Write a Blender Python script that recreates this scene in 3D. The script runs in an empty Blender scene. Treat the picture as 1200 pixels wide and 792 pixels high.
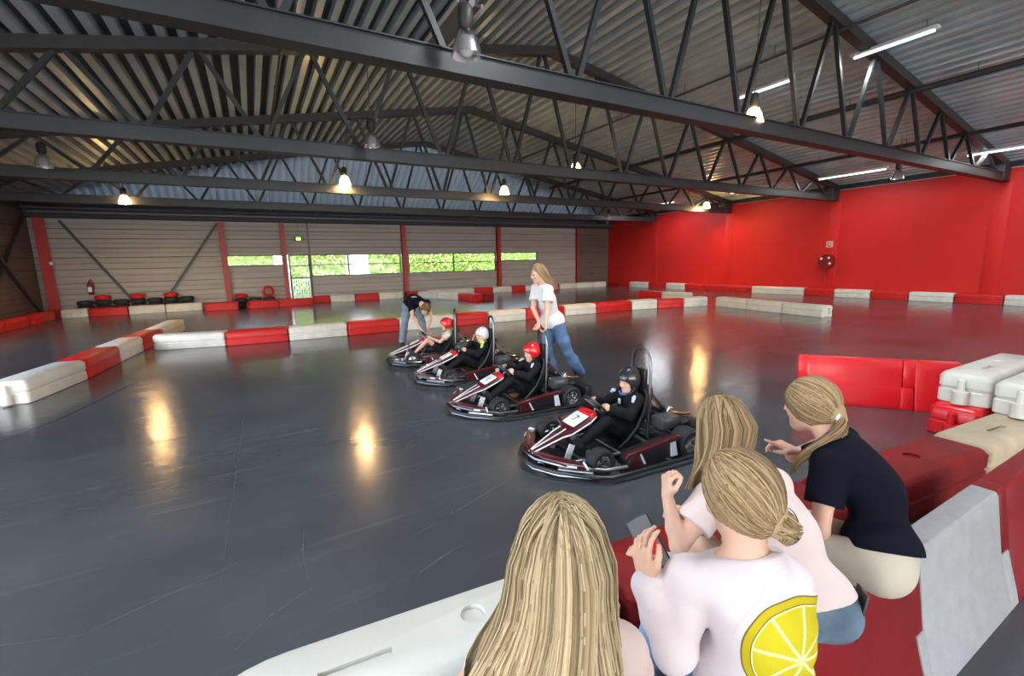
import bpy, bmesh, math, random
import numpy as np
from mathutils import Vector, Matrix, Quaternion

random.seed(7)
rng = np.random.default_rng(7)
SC = bpy.context.scene
COL = SC.collection

# ------------------------------------------------------------------ camera
def camera_axes(yaw, pitch, roll):
    cy, sy = math.cos(yaw), math.sin(yaw)
    f = Vector((sy*math.cos(pitch), cy*math.cos(pitch), -math.sin(pitch)))
    r = Vector((cy, -sy, 0)); u = r.cross(f)
    return math.cos(roll)*r+math.sin(roll)*u, -math.sin(roll)*r+math.cos(roll)*u, f
cam_d = bpy.data.cameras.new('camera')
cam = bpy.data.objects.new('camera', cam_d); COL.objects.link(cam)
cr, cu, cf = camera_axes(0.5131, 0.1659, -0.0227)
cam.matrix_world = Matrix(((cr.x, cu.x, -cf.x, 0), (cr.y, cu.y, -cf.y, 0), (cr.z, cu.z, -cf.z, 1.75), (0, 0, 0, 1)))
cam_d.sensor_fit = 'HORIZONTAL'; cam_d.sensor_width = 36.0
cam_d.lens = 530.78*36/1200
cam_d.clip_start = 0.05; cam_d.clip_end = 300
SC.camera = cam

# ------------------------------------------------------------------ world, daylight, exposure
SC.view_settings.view_transform = 'Standard'
SC.view_settings.look = 'None'
SC.view_settings.gamma = 1.0
SC.view_settings.use_curve_mapping = False
SC.view_settings.exposure = 0.24
wd = bpy.data.worlds.new('sky'); SC.world = wd; wd.use_nodes = True
nt = wd.node_tree
sky = nt.nodes.new('ShaderNodeTexSky'); sky.sky_type = 'NISHITA'; sky.sun_disc = False
sky.sun_elevation = math.radians(48); sky.sun_rotation = math.radians(200); sky.air_density = 1.0; sky.dust_density = 3.0
nt.links.new(sky.outputs[0], nt.nodes['Background'].inputs[0])
nt.nodes['Background'].inputs[1].default_value = 1.7
def daylight(name, loc, aim, sx, sy, power, col):
    l = bpy.data.lights.new(name, 'AREA'); l.shape = 'RECTANGLE'; l.size = sx; l.size_y = sy; l.energy = power; l.color = col
    o = bpy.data.objects.new(name, l); COL.objects.link(o); o.location = loc
    o.rotation_euler = Vector(aim).to_track_quat('-Z', 'Z').to_euler()
    return o
# daylight entering by the glazed front behind the camera and by the windows of the near left wall
daylight('front_window_daylight', (7.0, -24.5, 1.6), (0, 1, 0.7), 26, 3.0, 4000, (0.82, 0.92, 1.0))
daylight('left_window_daylight', (-7.1, 0.0, 1.9), (1, 0.25, 0.35), 16, 2.6, 800, (0.92, 0.96, 1.0))

# ------------------------------------------------------------------ materials
MATS = {}
def mat(name, col=(0.5, 0.5, 0.5), rough=0.5, metal=0.0, spec=0.5, noise=0.0, nscale=8.0, bump=0.0, bscale=40.0, emit=None, estr=0.0, rnoise=0.0, stretch=None, coat=0.0, sss=0.0):
    if name in MATS: return MATS[name]
    m = bpy.data.materials.new(name); m.use_nodes = True; t = m.node_tree; b = t.nodes['Principled BSDF']
    b.inputs['Base Color'].default_value = (*col, 1); b.inputs['Roughness'].default_value = rough
    b.inputs['Metallic'].default_value = metal; b.inputs['Specular IOR Level'].default_value = spec
    if coat: b.inputs['Coat Weight'].default_value = coat; b.inputs['Coat Roughness'].default_value = 0.08
    if sss:
        b.inputs['Subsurface Weight'].default_value = sss; b.inputs['Subsurface Radius'].default_value = (0.01, 0.004, 0.002)
    if emit: b.inputs['Emission Color'].default_value = (*emit, 1); b.inputs['Emission Strength'].default_value = estr
    if noise or bump or rnoise:
        tc = t.nodes.new('ShaderNodeTexCoord'); src = tc.outputs['Object']
        if stretch:
            mp = t.nodes.new('ShaderNodeMapping'); mp.inputs['Scale'].default_value = stretch
            t.links.new(src, mp.inputs[0]); src = mp.outputs[0]
    if noise or rnoise:
        n = t.nodes.new('ShaderNodeTexNoise'); n.inputs['Scale'].default_value = nscale; n.inputs['Detail'].default_value = 4
        t.links.new(src, n.inputs['Vector'])
        if noise:
            r = t.nodes.new('ShaderNodeValToRGB')
            r.color_ramp.elements[0].position = 0.3; r.color_ramp.elements[1].position = 0.7
            r.color_ramp.elements[0].color = (*[max(0, c*(1-noise)) for c in col], 1)
            r.color_ramp.elements[1].color = (*[min(1, c*(1+noise)) for c in col], 1)
            t.links.new(n.outputs[0], r.inputs[0]); t.links.new(r.outputs[0], b.inputs['Base Color'])
        if rnoise:
            mr = t.nodes.new('ShaderNodeMapRange'); mr.inputs[3].default_value = max(0.02, rough-rnoise); mr.inputs[4].default_value = rough+rnoise
            t.links.new(n.outputs[0], mr.inputs[0]); t.links.new(mr.outputs[0], b.inputs['Roughness'])
    if bump:
        n2 = t.nodes.new('ShaderNodeTexNoise'); n2.inputs['Scale'].default_value = bscale; n2.inputs['Detail'].default_value = 3
        t.links.new(src, n2.inputs['Vector'])
        bp = t.nodes.new('ShaderNodeBump'); bp.inputs['Strength'].default_value = bump; bp.inputs['Distance'].default_value = 0.01
        t.links.new(n2.outputs[0], bp.inputs['Height']); t.links.new(bp.outputs[0], b.inputs['Normal'])
    MATS[name] = m
    return m

def floor_material():
    m = bpy.data.materials.new('sealed_floor'); m.use_nodes = True; t = m.node_tree; b = t.nodes['Principled BSDF']
    tc = t.nodes.new('ShaderNodeTexCoord')
    def noise(scale, stretch, rz=0.0, detail=5):
        mp = t.nodes.new('ShaderNodeMapping'); mp.inputs['Scale'].default_value = stretch; mp.inputs['Rotation'].default_value = (0, 0, rz)
        n = t.nodes.new('ShaderNodeTexNoise'); n.inputs['Scale'].default_value = scale; n.inputs['Detail'].default_value = detail
        t.links.new(tc.outputs['Object'], mp.inputs[0]); t.links.new(mp.outputs[0], n.inputs['Vector']); return n
    def ramp(src, p0, c0, p1, c1):
        r = t.nodes.new('ShaderNodeValToRGB'); e = r.color_ramp.elements
        e[0].position = p0; e[0].color = (*c0, 1); e[1].position = p1; e[1].color = (*c1, 1)
        t.links.new(src.outputs[0], r.inputs[0]); return r
    base = ramp(noise(0.7, (1, 1, 1)), 0.3, (0.050, 0.054, 0.060), 0.75, (0.086, 0.093, 0.101))
    streak = ramp(noise(2.2, (0.35, 5.0, 1), 0.35, 6), 0.60, (0, 0, 0), 0.80, (0.035, 0.037, 0.04))
    streak2 = ramp(noise(3.0, (0.5, 9.0, 1), -0.5, 6), 0.64, (0, 0, 0), 0.82, (0.03, 0.031, 0.033))
    a1 = t.nodes.new('ShaderNodeMix'); a1.data_type = 'RGBA'; a1.blend_type = 'ADD'; a1.inputs[0].default_value = 1
    a2 = t.nodes.new('ShaderNodeMix'); a2.data_type = 'RGBA'; a2.blend_type = 'ADD'; a2.inputs[0].default_value = 1
    t.links.new(base.outputs[0], a1.inputs[6]); t.links.new(streak.outputs[0], a1.inputs[7])
    t.links.new(a1.outputs[2], a2.inputs[6]); t.links.new(streak2.outputs[0], a2.inputs[7])
    t.links.new(a2.outputs[2], b.inputs['Base Color'])
    rr = t.nodes.new('ShaderNodeMapRange'); rr.inputs[3].default_value = 0.10; rr.inputs[4].default_value = 0.27
    t.links.new(noise(1.6, (0.6, 2.0, 1), 0.2).outputs[0], rr.inputs[0]); t.links.new(rr.outputs[0], b.inputs['Roughness'])
    b.inputs['Specular IOR Level'].default_value = 0.62
    bp = t.nodes.new('ShaderNodeBump'); bp.inputs['Strength'].default_value = 0.16; bp.inputs['Distance'].default_value = 0.012
    t.links.new(noise(4.5, (0.7, 2.2, 1), 0.5, 2).outputs[0], bp.inputs['Height']); t.links.new(bp.outputs[0], b.inputs['Normal'])
    return m

def hair_material(name, dark, mid, light):
    m = bpy.data.materials.new(name); m.use_nodes = True; t = m.node_tree; b = t.nodes['Principled BSDF']
    g = t.nodes.new('ShaderNodeNewGeometry'); r = t.nodes.new('ShaderNodeValToRGB'); e = r.color_ramp.elements
    e[0].position = 0.0; e[0].color = (*dark, 1); e[1].position = 1.0; e[1].color = (*light, 1)
    x = e.new(0.45); x.color = (*mid, 1)
    t.links.new(g.outputs['Random Per Island'], r.inputs[0]); t.links.new(r.outputs[0], b.inputs['Base Color'])
    b.inputs['Roughness'].default_value = 1.1; b.inputs['Specular IOR Level'].default_value = 0.28
    return m

M_floor = floor_material()
M_steel = mat('grey_painted_steel', (0.019, 0.021, 0.022), 0.45, 0.0, 0.5, noise=0.15, nscale=3)
M_steel_brown = mat('dull_steel', (0.036, 0.032, 0.031), 0.5, 0.0, 0.5, noise=0.2, nscale=2)
M_deck = mat('galvanised_deck', (0.54, 0.62, 0.64), 0.34, 0.25, 0.5, noise=0.14, nscale=1.2)
def added_rooflight_material():  # translucency added to the far hip end to brighten it
    m = bpy.data.materials.new('added_rooflight'); m.use_nodes = True; t = m.node_tree; b = t.nodes['Principled BSDF']
    b.inputs['Base Color'].default_value = (.50, .60, .64, 1); b.inputs['Roughness'].default_value = .4
    out = [n for n in t.nodes if n.type == 'OUTPUT_MATERIAL'][0]; tr = t.nodes.new('ShaderNodeBsdfTranslucent'); tr.inputs[0].default_value = (.72, .80, .82, 1)
    mx = t.nodes.new('ShaderNodeMixShader'); mx.inputs[0].default_value = .02
    t.links.new(b.outputs[0], mx.inputs[1]); t.links.new(tr.outputs[0], mx.inputs[2]); t.links.new(mx.outputs[0], out.inputs[0]); return m
M_added_rooflight = added_rooflight_material()
M_trough = mat('painted_shade_trough', (0.07, 0.075, 0.078), 0.7)  # recessed rib faces coloured dark, standing in for shade between the ribs
M_dark = mat('dark_fascia', (0.022, 0.022, 0.024), 0.6)
M_pipe = mat('dark_pipe', (0.10, 0.105, 0.11), 0.4, 0.3)
M_redwall = mat('red_wall_paint', (0.58, 0.020, 0.018), 0.5, spec=0.25, noise=0.06, nscale=0.5, bump=0.05, bscale=3)
M_redcol = mat('red_steel_paint', (0.36, 0.02, 0.016), 0.45, noise=0.1, nscale=2)
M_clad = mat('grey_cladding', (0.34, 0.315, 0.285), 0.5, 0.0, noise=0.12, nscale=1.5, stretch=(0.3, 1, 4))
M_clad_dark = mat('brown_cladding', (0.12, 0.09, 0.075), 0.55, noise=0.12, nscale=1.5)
M_frame = mat('window_frame_paint', (0.05, 0.055, 0.05), 0.4)
M_white_paint = mat('white_enamel', (0.75, 0.76, 0.76), 0.35)
M_chrome = mat('bright_steel', (0.62, 0.62, 0.63), 0.22, 1.0)
M_dark_chrome = mat('dark_steel', (0.22, 0.21, 0.21), 0.28, 1.0)
M_grey_metal = mat('brushed_metal', (0.34, 0.34, 0.35), 0.35, 1.0)
M_black = mat('black_plastic', (0.012, 0.012, 0.013), 0.42)
M_rubber = mat('tyre_rubber', (0.016, 0.016, 0.017), 0.68, noise=0.2, nscale=10)
M_maroon = mat('maroon_fairing', (0.070, 0.005, 0.011), 0.3, coat=0.3)
M_redplas = mat('red_block_plastic', (0.50, 0.013, 0.012), 0.42, spec=0.3, noise=0.14, nscale=3, bump=0.08, bscale=25)
M_deepred = mat('deep_red_plastic', (0.20, 0.005, 0.008), 0.45, spec=0.25, noise=0.1, nscale=3, bump=0.06, bscale=25)
M_redbright = mat('bright_red_plastic', (0.70, 0.012, 0.018), 0.28, noise=0.05, nscale=2)
M_reddark = mat('dusty_red_plastic', (0.20, 0.012, 0.012), 0.6, spec=0.15, noise=0.16, nscale=4, bump=0.08, bscale=30)
M_whiteplas = mat('white_block_plastic', (0.62, 0.60, 0.54), 0.45, noise=0.12, nscale=4, bump=0.10, bscale=40)
M_tanplas = mat('grubby_cream_plastic', (0.46, 0.37, 0.25), 0.5, noise=0.15, nscale=5, bump=0.1, bscale=40)
M_greyplas = mat('grey_white_plastic', (0.60, 0.59, 0.54), 0.42, noise=0.05, nscale=2, bump=0.05, bscale=20)
M_roughwhite = mat('rough_white_plastic', (0.33, 0.325, 0.335), 0.7, noise=0.07, nscale=12, bump=0.35, bscale=45)
M_hole = mat('dark_recess', (0.01, 0.009, 0.008), 0.8)
M_skin = mat('fair_skin', (0.66, 0.39, 0.285), 0.5, noise=0.05, nscale=14, sss=0.08)
M_lip = mat('lip_skin', (0.50, 0.17, 0.15), 0.45)
M_eye = mat('eye_dark', (0.03, 0.025, 0.02), 0.15)
M_eyewhite = mat('eye_white', (0.42, 0.40, 0.38), 0.25)
M_blond = hair_material('blond_hair', (0.16, 0.10, 0.048), (0.38, 0.275, 0.155), (0.58, 0.46, 0.29))
M_blond_dark = hair_material('dark_blond_hair', (0.15, 0.09, 0.042), (0.28, 0.185, 0.098), (0.46, 0.33, 0.19))
M_brown = hair_material('brown_hair', (0.07, 0.04, 0.022), (0.17, 0.10, 0.055), (0.30, 0.19, 0.11))
M_navy = mat('navy_cotton', (0.004, 0.0045, 0.012), 0.85, spec=0.12, bump=0.15, bscale=120)
M_tee = mat('white_cotton', (0.72, 0.71, 0.73), 0.85, spec=0.12, bump=0.12, bscale=90)
M_pinktee = mat('pale_pink_cotton', (0.62, 0.47, 0.44), 0.85, spec=0.12, bump=0.12, bscale=90)
M_denim = mat('blue_denim', (0.10, 0.17, 0.30), 0.8, spec=0.12, noise=0.3, nscale=6, bump=0.15, bscale=150)
M_denim_light = mat('light_denim', (0.27, 0.42, 0.62), 0.8, spec=0.12, noise=0.15, nscale=9, bump=0.15, bscale=150)
M_denim_grey = mat('grey_denim', (0.20, 0.24, 0.29), 0.8, spec=0.12, noise=0.25, nscale=8)
M_beige = mat('beige_cotton', (0.52, 0.47, 0.38), 0.85, spec=0.12, bump=0.12, bscale=60)
M_suit = mat('black_overall', (0.010, 0.010, 0.012), 0.7, spec=0.12, bump=0.3, bscale=30)
M_shoe = mat('dark_shoe', (0.02, 0.02, 0.025), 0.6)
M_helm_red = mat('red_helmet_shell', (0.62, 0.012, 0.016), 0.22, coat=0.5)
M_helm_white = mat('white_helmet_shell', (0.72, 0.70, 0.70), 0.25, coat=0.4)
M_helm_black = mat('black_helmet_shell', (0.018, 0.018, 0.02), 0.3, coat=0.4)
M_bulb = mat('glowing_bulb', (1, 0.7, 0.4), 0.5, emit=(1.0, 0.62, 0.28), estr=1000)
M_bulb_off = mat('cold_bulb', (0.7, 0.7, 0.68), 0.2)
M_tube = mat('fluorescent_tube', (0.9, 0.95, 1), 0.3, emit=(0.85, 0.95, 1.0), estr=3)

def glass_mat(name, col, alpha, rough=0.05):
    m = bpy.data.materials.new(name); m.use_nodes = True; t = m.node_tree
    for n in list(t.nodes):
        if n.type == 'BSDF_PRINCIPLED': t.nodes.remove(n)
    out = [n for n in t.nodes if n.type == 'OUTPUT_MATERIAL'][0]
    tr = t.nodes.new('ShaderNodeBsdfTransparent'); gl = t.nodes.new('ShaderNodeBsdfGlossy'); mx = t.nodes.new('ShaderNodeMixShader')
    tr.inputs[0].default_value = (*col, 1); gl.inputs['Roughness'].default_value = rough; gl.inputs[0].default_value = (0.9, 0.9, 0.9, 1)
    mx.inputs[0].default_value = alpha
    t.links.new(tr.outputs[0], mx.inputs[1]); t.links.new(gl.outputs[0], mx.inputs[2]); t.links.new(mx.outputs[0], out.inputs[0])
    return m
M_glass = glass_mat('window_glass', (0.97, 0.99, 0.97), 0.006, 0.0)
M_shade_lit = mat('glowing_glass', (.9, .8, .6), .3, emit=(1.0, .60, .22), estr=40)
M_shade = glass_mat('prismatic_glass', (0.93, 0.93, 0.92), 0.30, 0.25)

# ------------------------------------------------------------------ mesh helpers
def V(*a): return Vector(a)
def frame_from(w, up=None):
    w = Vector(w).normalized(); up = Vector(up) if up is not None else Vector((0, 0, 1))
    if abs(w.dot(up)) > 0.98: up = Vector((1, 0, 0)) if abs(w.x) < 0.9 else Vector((0, 1, 0))
    u = up.cross(w).normalized(); v = w.cross(u)
    return u, v, w
class MB:
    def __init__(s): s.v = []; s.f = []; s.m = []
    def add(s, vs, fs, m=0):
        o = len(s.v); s.v += [tuple(x) for x in vs]
        for q in fs: s.f.append(tuple(i+o for i in q)); s.m.append(m)
    def box(s, c, sz, R=None, m=0):
        c = Vector(c); R = R or Matrix.Identity(3); h = [x/2 for x in sz]
        vs = [c + R @ Vector((sx*h[0], sy*h[1], sz_*h[2])) for sx in (-1, 1) for sy in (-1, 1) for sz_ in (-1, 1)]
        s.add(vs, [(0, 1, 3, 2), (4, 6, 7, 5), (0, 4, 5, 1), (2, 3, 7, 6), (0, 2, 6, 4), (1, 5, 7, 3)], m)
    def beam(s, a, b, w, h, m=0, up=None):
        a, b = Vector(a), Vector(b); u, v, d = frame_from(b-a, up); R = Matrix((u, v, d)).transposed()
        s.box((a+b)/2, (w, h, (b-a).length), R, m)
    def tube(s, path, r, seg=8, m=0, closed=False):
        P = [Vector(p) for p in path]; n = len(P); rs = r if isinstance(r, (list, tuple)) else [r]*n
        pu = None; rings = []
        for i in range(n):
            d = (P[(i+1) % n]-P[i-1]) if closed else (P[min(i+1, n-1)]-P[max(i-1, 0)])
            d.normalize()
            if pu is None: u, v, _ = frame_from(d)
            else:
                u = (pu-d*pu.dot(d)); u = u.normalized() if u.length > 1e-6 else frame_from(d)[0]; v = d.cross(u)
            pu = u
            rings.append([P[i]+rs[i]*(math.cos(2*math.pi*k/seg)*u+math.sin(2*math.pi*k/seg)*v) for k in range(seg)])
        fs = []
        for i in range(n if closed else n-1):
            j = (i+1) % n
            for k in range(seg): fs.append((i*seg+k, i*seg+(k+1) % seg, j*seg+(k+1) % seg, j*seg+k))
        if not closed: fs += [tuple(range(seg-1, -1, -1)), tuple((n-1)*seg+k for k in range(seg))]
        s.add([p for rg in rings for p in rg], fs, m)
    def lathe(s, prof, origin=(0, 0, 0), axis=(0, 0, 1), seg=16, m=0, cap=True):
        o = Vector(origin); u, v, w = frame_from(axis); vs = []; fs = []; n = len(prof)
        for r, z in prof:
            for k in range(seg):
                a = 2*math.pi*k/seg; vs.append(o+w*z+u*(r*math.cos(a))+v*(r*math.sin(a)))
        for i in range(n-1):
            for k in range(seg): fs.append((i*seg+k, i*seg+(k+1) % seg, (i+1)*seg+(k+1) % seg, (i+1)*seg+k))
        if cap and prof[0][0] > 1e-6: fs.append(tuple(range(seg-1, -1, -1)))
        if cap and prof[-1][0] > 1e-6: fs.append(tuple((n-1)*seg+k for k in range(seg)))
        s.add(vs, fs, m)
    def loft(s, loops, m=0, cap=True):
        n = len(loops[0]); fs = []
        for i in range(len(loops)-1):
            for k in range(n): fs.append((i*n+k, i*n+(k+1) % n, (i+1)*n+(k+1) % n, (i+1)*n+k))
        if cap: fs += [tuple(range(n-1, -1, -1)), tuple((len(loops)-1)*n+k for k in range(n))]
        s.add([p for l in loops for p in l], fs, m)
    def prism(s, poly, o, U, Vv, W, depth, m=0):
        o, U, Vv, W = Vector(o), Vector(U), Vector(Vv), Vector(W)
        a = [o+U*p[0]+Vv*p[1] for p in poly]
        s.loft([a, [p+W*depth for p in a]], m)
    def ball(s, c, rad, R=None, m=0, seg=12, rings=8):
        c = Vector(c); R = R or Matrix.Identity(3); L = []
        for i in range(1, rings):
            t = math.pi*i/rings
            L.append([c+R @ Vector((rad[0]*math.sin(t)*math.cos(2*math.pi*k/seg), rad[1]*math.sin(t)*math.sin(2*math.pi*k/seg), -rad[2]*math.cos(t))) for k in range(seg)])
        s.loft(L, m)
    def mesh(s, name, mats, bevel=0.0, smooth=True, segs=2):
        me = bpy.data.meshes.new(name); me.from_pydata(s.v, [], s.f)
        for mm in mats: me.materials.append(mm)
        if len(mats) > 1: me.polygons.foreach_set('material_index', s.m)
        bm = bmesh.new(); bm.from_mesh(me)
        bmesh.ops.recalc_face_normals(bm, faces=bm.faces)
        if bevel:
            ed = [e for e in bm.edges if len(e.link_faces) == 2 and e.calc_face_angle(0) > 0.6]
            bmesh.ops.bevel(bm, geom=ed, offset=bevel, segments=segs, affect='EDGES', profile=0.5, clamp_overlap=True)
        bm.to_mesh(me); bm.free()
        if smooth:
            me.polygons.foreach_set('use_smooth', [True]*len(me.polygons)); me.set_sharp_from_angle(angle=math.radians(38))
        return me
    def build(s, name, mats, parent=None, bevel=0.0, smooth=True, loc=None, segs=2):
        if not isinstance(mats, (list, tuple)): mats = [mats]
        return link(name, s.mesh(name, mats, bevel, smooth, segs), parent, loc)
def link(name, me, parent=None, loc=None):
    o = bpy.data.objects.new(name, me); COL.objects.link(o)
    if parent is not None: o.parent = parent
    if loc is not None: o.location = loc
    return o
def tag(o, label=None, cat=None, group=None, kind=None):
    if label: o['label'] = label
    if cat: o['category'] = cat
    if group: o['group'] = group
    if kind: o['kind'] = kind
    return o
def thing(name, label, cat, loc=(0, 0, 0), rz=0.0, group=None, kind=None):
    o = bpy.data.objects.new(name, None); COL.objects.link(o); o.empty_display_size = 0.1
    o.location = loc; o.rotation_euler = (0, 0, rz)
    return tag(o, label, cat, group, kind)
def dup(root, loc=None, rz=None, label=None, group=None, scale=None):
    r = root.copy(); COL.objects.link(r)
    if loc is not None: r.location = loc
    if rz is not None: r.rotation_euler = (0, 0, rz)
    if scale is not None: r.scale = scale
    if label: r['label'] = label
    if group: r['group'] = group
    for ch in list(root.children):
        c = ch.copy(); COL.objects.link(c); c.parent = r
        for g in list(ch.children):
            d = g.copy(); COL.objects.link(d); d.parent = c
    return r
def text_mesh(body, size, depth=0.001):
    cu_ = bpy.data.curves.new('lettering', 'FONT'); cu_.body = body; cu_.size = size; cu_.extrude = depth
    cu_.align_x = 'CENTER'; cu_.align_y = 'CENTER'
    o = bpy.data.objects.new('lettering', cu_); COL.objects.link(o)
    dg = bpy.context.evaluated_depsgraph_get(); me = bpy.data.meshes.new_from_object(o.evaluated_get(dg))
    bpy.data.objects.remove(o); bpy.data.curves.remove(cu_)
    return me
def carve(me, cutters):
    """boolean difference of temporary cutter meshes from a mesh"""
    o = bpy.data.objects.new('tmp', me); COL.objects.link(o); tmp = []
    for c in cutters:
        co = bpy.data.objects.new('tmp', c); COL.objects.link(co); tmp.append(co)
        md = o.modifiers.new('b', 'BOOLEAN'); md.operation = 'DIFFERENCE'; md.solver = 'EXACT'; md.object = co
    bpy.context.view_layer.update()
    dg = bpy.context.evaluated_depsgraph_get(); out = bpy.data.meshes.new_from_object(o.evaluated_get(dg), depsgraph=dg)
    for t in tmp+[o]: bpy.data.objects.remove(t)
    out.polygons.foreach_set('use_smooth', [True]*len(out.polygons)); out.set_sharp_from_angle(angle=math.radians(38))
    return out
ORD = ['first', 'second', 'third', 'fourth', 'fifth', 'sixth', 'seventh', 'eighth', 'ninth', 'tenth', 'eleventh', 'twelfth', 'thirteenth', 'fourteenth', 'fifteenth', 'sixteenth', 'seventeenth', 'eighteenth']
# ------------------------------------------------------------------ the hall
XL, XR, XM = -7.3, 21.69, 7.2
YB, YF = 24.62, -25.0
def deck_z(x): return 7.12-0.176*abs(x-XM)
TY = [0.5, 5.45, 10.4, 15.34, 20.29]
def struct(o): o['kind'] = 'structure'; return o

fl = MB(); fl.box((7.2, 0.1, -0.05), (31.0, 52.0, 0.1)); floor = struct(fl.build('floor', M_floor, smooth=False))
# scuffs and the dark seam on the floor, as thin prints
M_scuff = mat('pale_scuff', (0.075, 0.078, 0.082), 0.5, noise=0.6, nscale=30)
M_seam = mat('dark_seam', (0.006, 0.006, 0.007), 0.6)
def floor_mark(pts, w, m, name):
    k = MB(); P = [Vector((p[0], p[1], 0.0008)) for p in pts]; vs = []
    for i, p in enumerate(P):
        d = (P[min(i+1, len(P)-1)]-P[max(i-1, 0)]).normalized(); n = Vector((-d.y, d.x, 0))
        ww = w*(0.25 if i in (0, len(P)-1) else 1)*0.32; vs += [p+n*ww, p-n*ww]
    k.add(vs, [(2*i, 2*i+1, 2*i+3, 2*i+2) for i in range(len(P)-1)])
    k.build(name, m, floor, smooth=False)
for pts, w in ([((0.72, 2.68), (1.0, 2.78), (1.35, 2.92), (1.69, 3.05)), 0.014], [((0.66, 2.32), (0.8, 2.38), (0.98, 2.44)), 0.02], [((-0.33, 2.85), (-0.3, 4.2), (-0.25, 6.62)), 0.012],
              [((0.13, 3.15), (0.1, 2.9), (0.1, 2.6)), 0.012], [((-0.25, 2.25), (-0.1, 2.4), (0.12, 2.52)), 0.02], [((-0.9, 2.75), (-0.6, 2.86), (-0.25, 2.98)), 0.012],
              [((1.0, 3.6), (1.4, 3.75), (1.72, 3.8)), 0.014], [((-1.3, 5.6), (-0.7, 5.75), (-0.2, 5.85)), 0.014], [((-1.6, 3.1), (-1.3, 2.9), (-0.9, 2.75)), 0.012], [((0.9, 2.75), (1.05, 2.8), (1.12, 2.9)), 0.01]):
    floor_mark(pts, w, M_scuff, 'scuff_mark')
floor_mark([(-2.6, 6.4), (-2.2, 7.3), (-1.95, 8.3), (-1.75, 9.2)], 0.03, M_seam, 'floor_seam')

# ---- roof: ribbed steel deck on two slopes and a hipped end
def ribbed(mb, x0, x1, zfun, y0, y1fun):
    pitch, dep = 0.30, 0.14; x = x0
    prof = []
    while x < x1-1e-6:
        for dx, dz in ((0, 0), (0.125, 0), (0.142, dep), (0.283, dep)): prof.append((min(x+dx, x1), dz))
        x += pitch
    prof.append((x1, 0))
    vs = []; fs = []
    for px, dz in prof:
        y1 = y1fun(px); vs += [(px, y0, zfun(px, y0)+dz), (px, y1, zfun(px, y1)+dz)]
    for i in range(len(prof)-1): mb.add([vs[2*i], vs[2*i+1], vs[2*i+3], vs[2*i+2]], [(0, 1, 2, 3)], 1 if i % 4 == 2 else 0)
YH = TY[4]; 
def hip_y(x): return YH+(YB-YH)*min(1, abs(x-XM)/14.5)
rf = MB()
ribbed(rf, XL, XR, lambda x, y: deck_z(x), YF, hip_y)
def hip_z(x, y):
    ridge = deck_z(XM); eave = deck_z(XL); return ridge+(eave-ridge)*(y-YH)/(YB-YH)
pitch = 0.30; x = XL; vs = []
prof = []
while x < XR-1e-6:
    for dx, dz in ((0, 0), (0.125, 0), (0.142, 0.14), (0.283, 0.14)): prof.append((min(x+dx, XR), dz))
    x += pitch
prof.append((XR, 0))
for px, dz in prof:
    y0 = hip_y(px); vs += [(px, y0, hip_z(px, y0)+dz), (px, YB+0.05, hip_z(px, YB)+dz)]
hipm = MB(); hipm.add(vs, [(2*i, 2*i+1, 2*i+3, 2*i+2) for i in range(len(prof)-1)])
ceiling = struct(rf.build('ceiling', [M_deck, M_trough], smooth=False)); hipm.build('added_rooflight_sheet', M_added_rooflight, ceiling, smooth=False)
cv = MB()   # outer weather skin over the deck
cv.add([(XL-.3, YF, deck_z(XL)+.18), (XM, YF, deck_z(XM)+.25), (XR+.3, YF, deck_z(XR)+.18), (XL-.3, YB+.3, deck_z(XL)+.18), (XM, YH, deck_z(XM)+.25), (XR+.3, YB+.3, deck_z(XR)+.18)],
       [(0, 1, 4, 3), (1, 2, 5, 4)])
cv.build('roof_skin', M_dark, ceiling, smooth=False)

# ---- right wall: red masonry with shallow pilasters, dark eave beam
w = MB(); w.box((XR+.1, (YB+YF)/2, 2.2), (.2, YB-YF, 4.4)); wr = struct(w.build('wall_right', M_redwall, smooth=False))
for i, y in enumerate(TY[1:]):
    p = MB(); p.box((XR-.01, y, 1.98), (.02, .42, 3.96)); p.build('pilaster', M_redwall, wr, bevel=.006)
e = MB(); e.box((XR+.05, (YB+YF)/2, 4.58), (.3, YB-YF, .34)); struct(e.build('trim_1', M_dark))
w = MB(); w.box((XR-.02, (YB+YF)/2, 4.405), (.05, YB-YF, .02)); w.build('edge_strip', M_white_paint, wr)
# ---- left wall, dark cladding rows, window bays near the camera
def clad_rows(axis, fixed, a0, a1, zs, parent, m, skip=()):
    for i in range(len(zs)-1):
        if i in skip: continue
        z0, z1 = zs[i], zs[i+1]; k = MB(); c = (a0+a1)/2; L = a1-a0-.01
        h = z1-z0; d = .032
        # shallow tray: two lips and a set-back face, drawn as an extruded profile
        prof = [(0, 0.0), (d, 0.004), (d, h*.42), (d*.55, h*.5), (d, h*.58), (d, h-.03), (0, h-.008)]
        if axis == 'x': k.prism([(-p, q) for p, q in prof], (a0+.005, fixed, z0), (0, 1, 0), (0, 0, 1), (1, 0, 0), L)
        else: k.prism(prof, (fixed, a0+.005, z0), (1, 0, 0), (0, 0, 1), (0, 1, 0), L)
        k.build('cladding_panel', m, parent, smooth=False)
ZS = [0, .43, .86, 1.29, 1.85, 2.32, 2.70, 3.08, 3.46, 3.85]
lw = MB()
lw.box((XL-.1, (15+YB+.3)/2, 2.36), (.12, YB+.3-15, 4.72)); lw.box((XL-.1, -5, .4), (.12, 40, .8)); lw.box((XL-.1, -5, 4.11), (.12, 40, 1.22)); lw.box((XL-.1, -17, 2.1), (.12, 15, 2.6))
for y in (-5.5, -1, 3.5, 8.0, 11.5, 14.9): lw.box((XL-.1, y, 2.1), (.12, .5, 2.6))
wl = struct(lw.build('wall_left', M_clad_dark, smooth=False))
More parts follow.
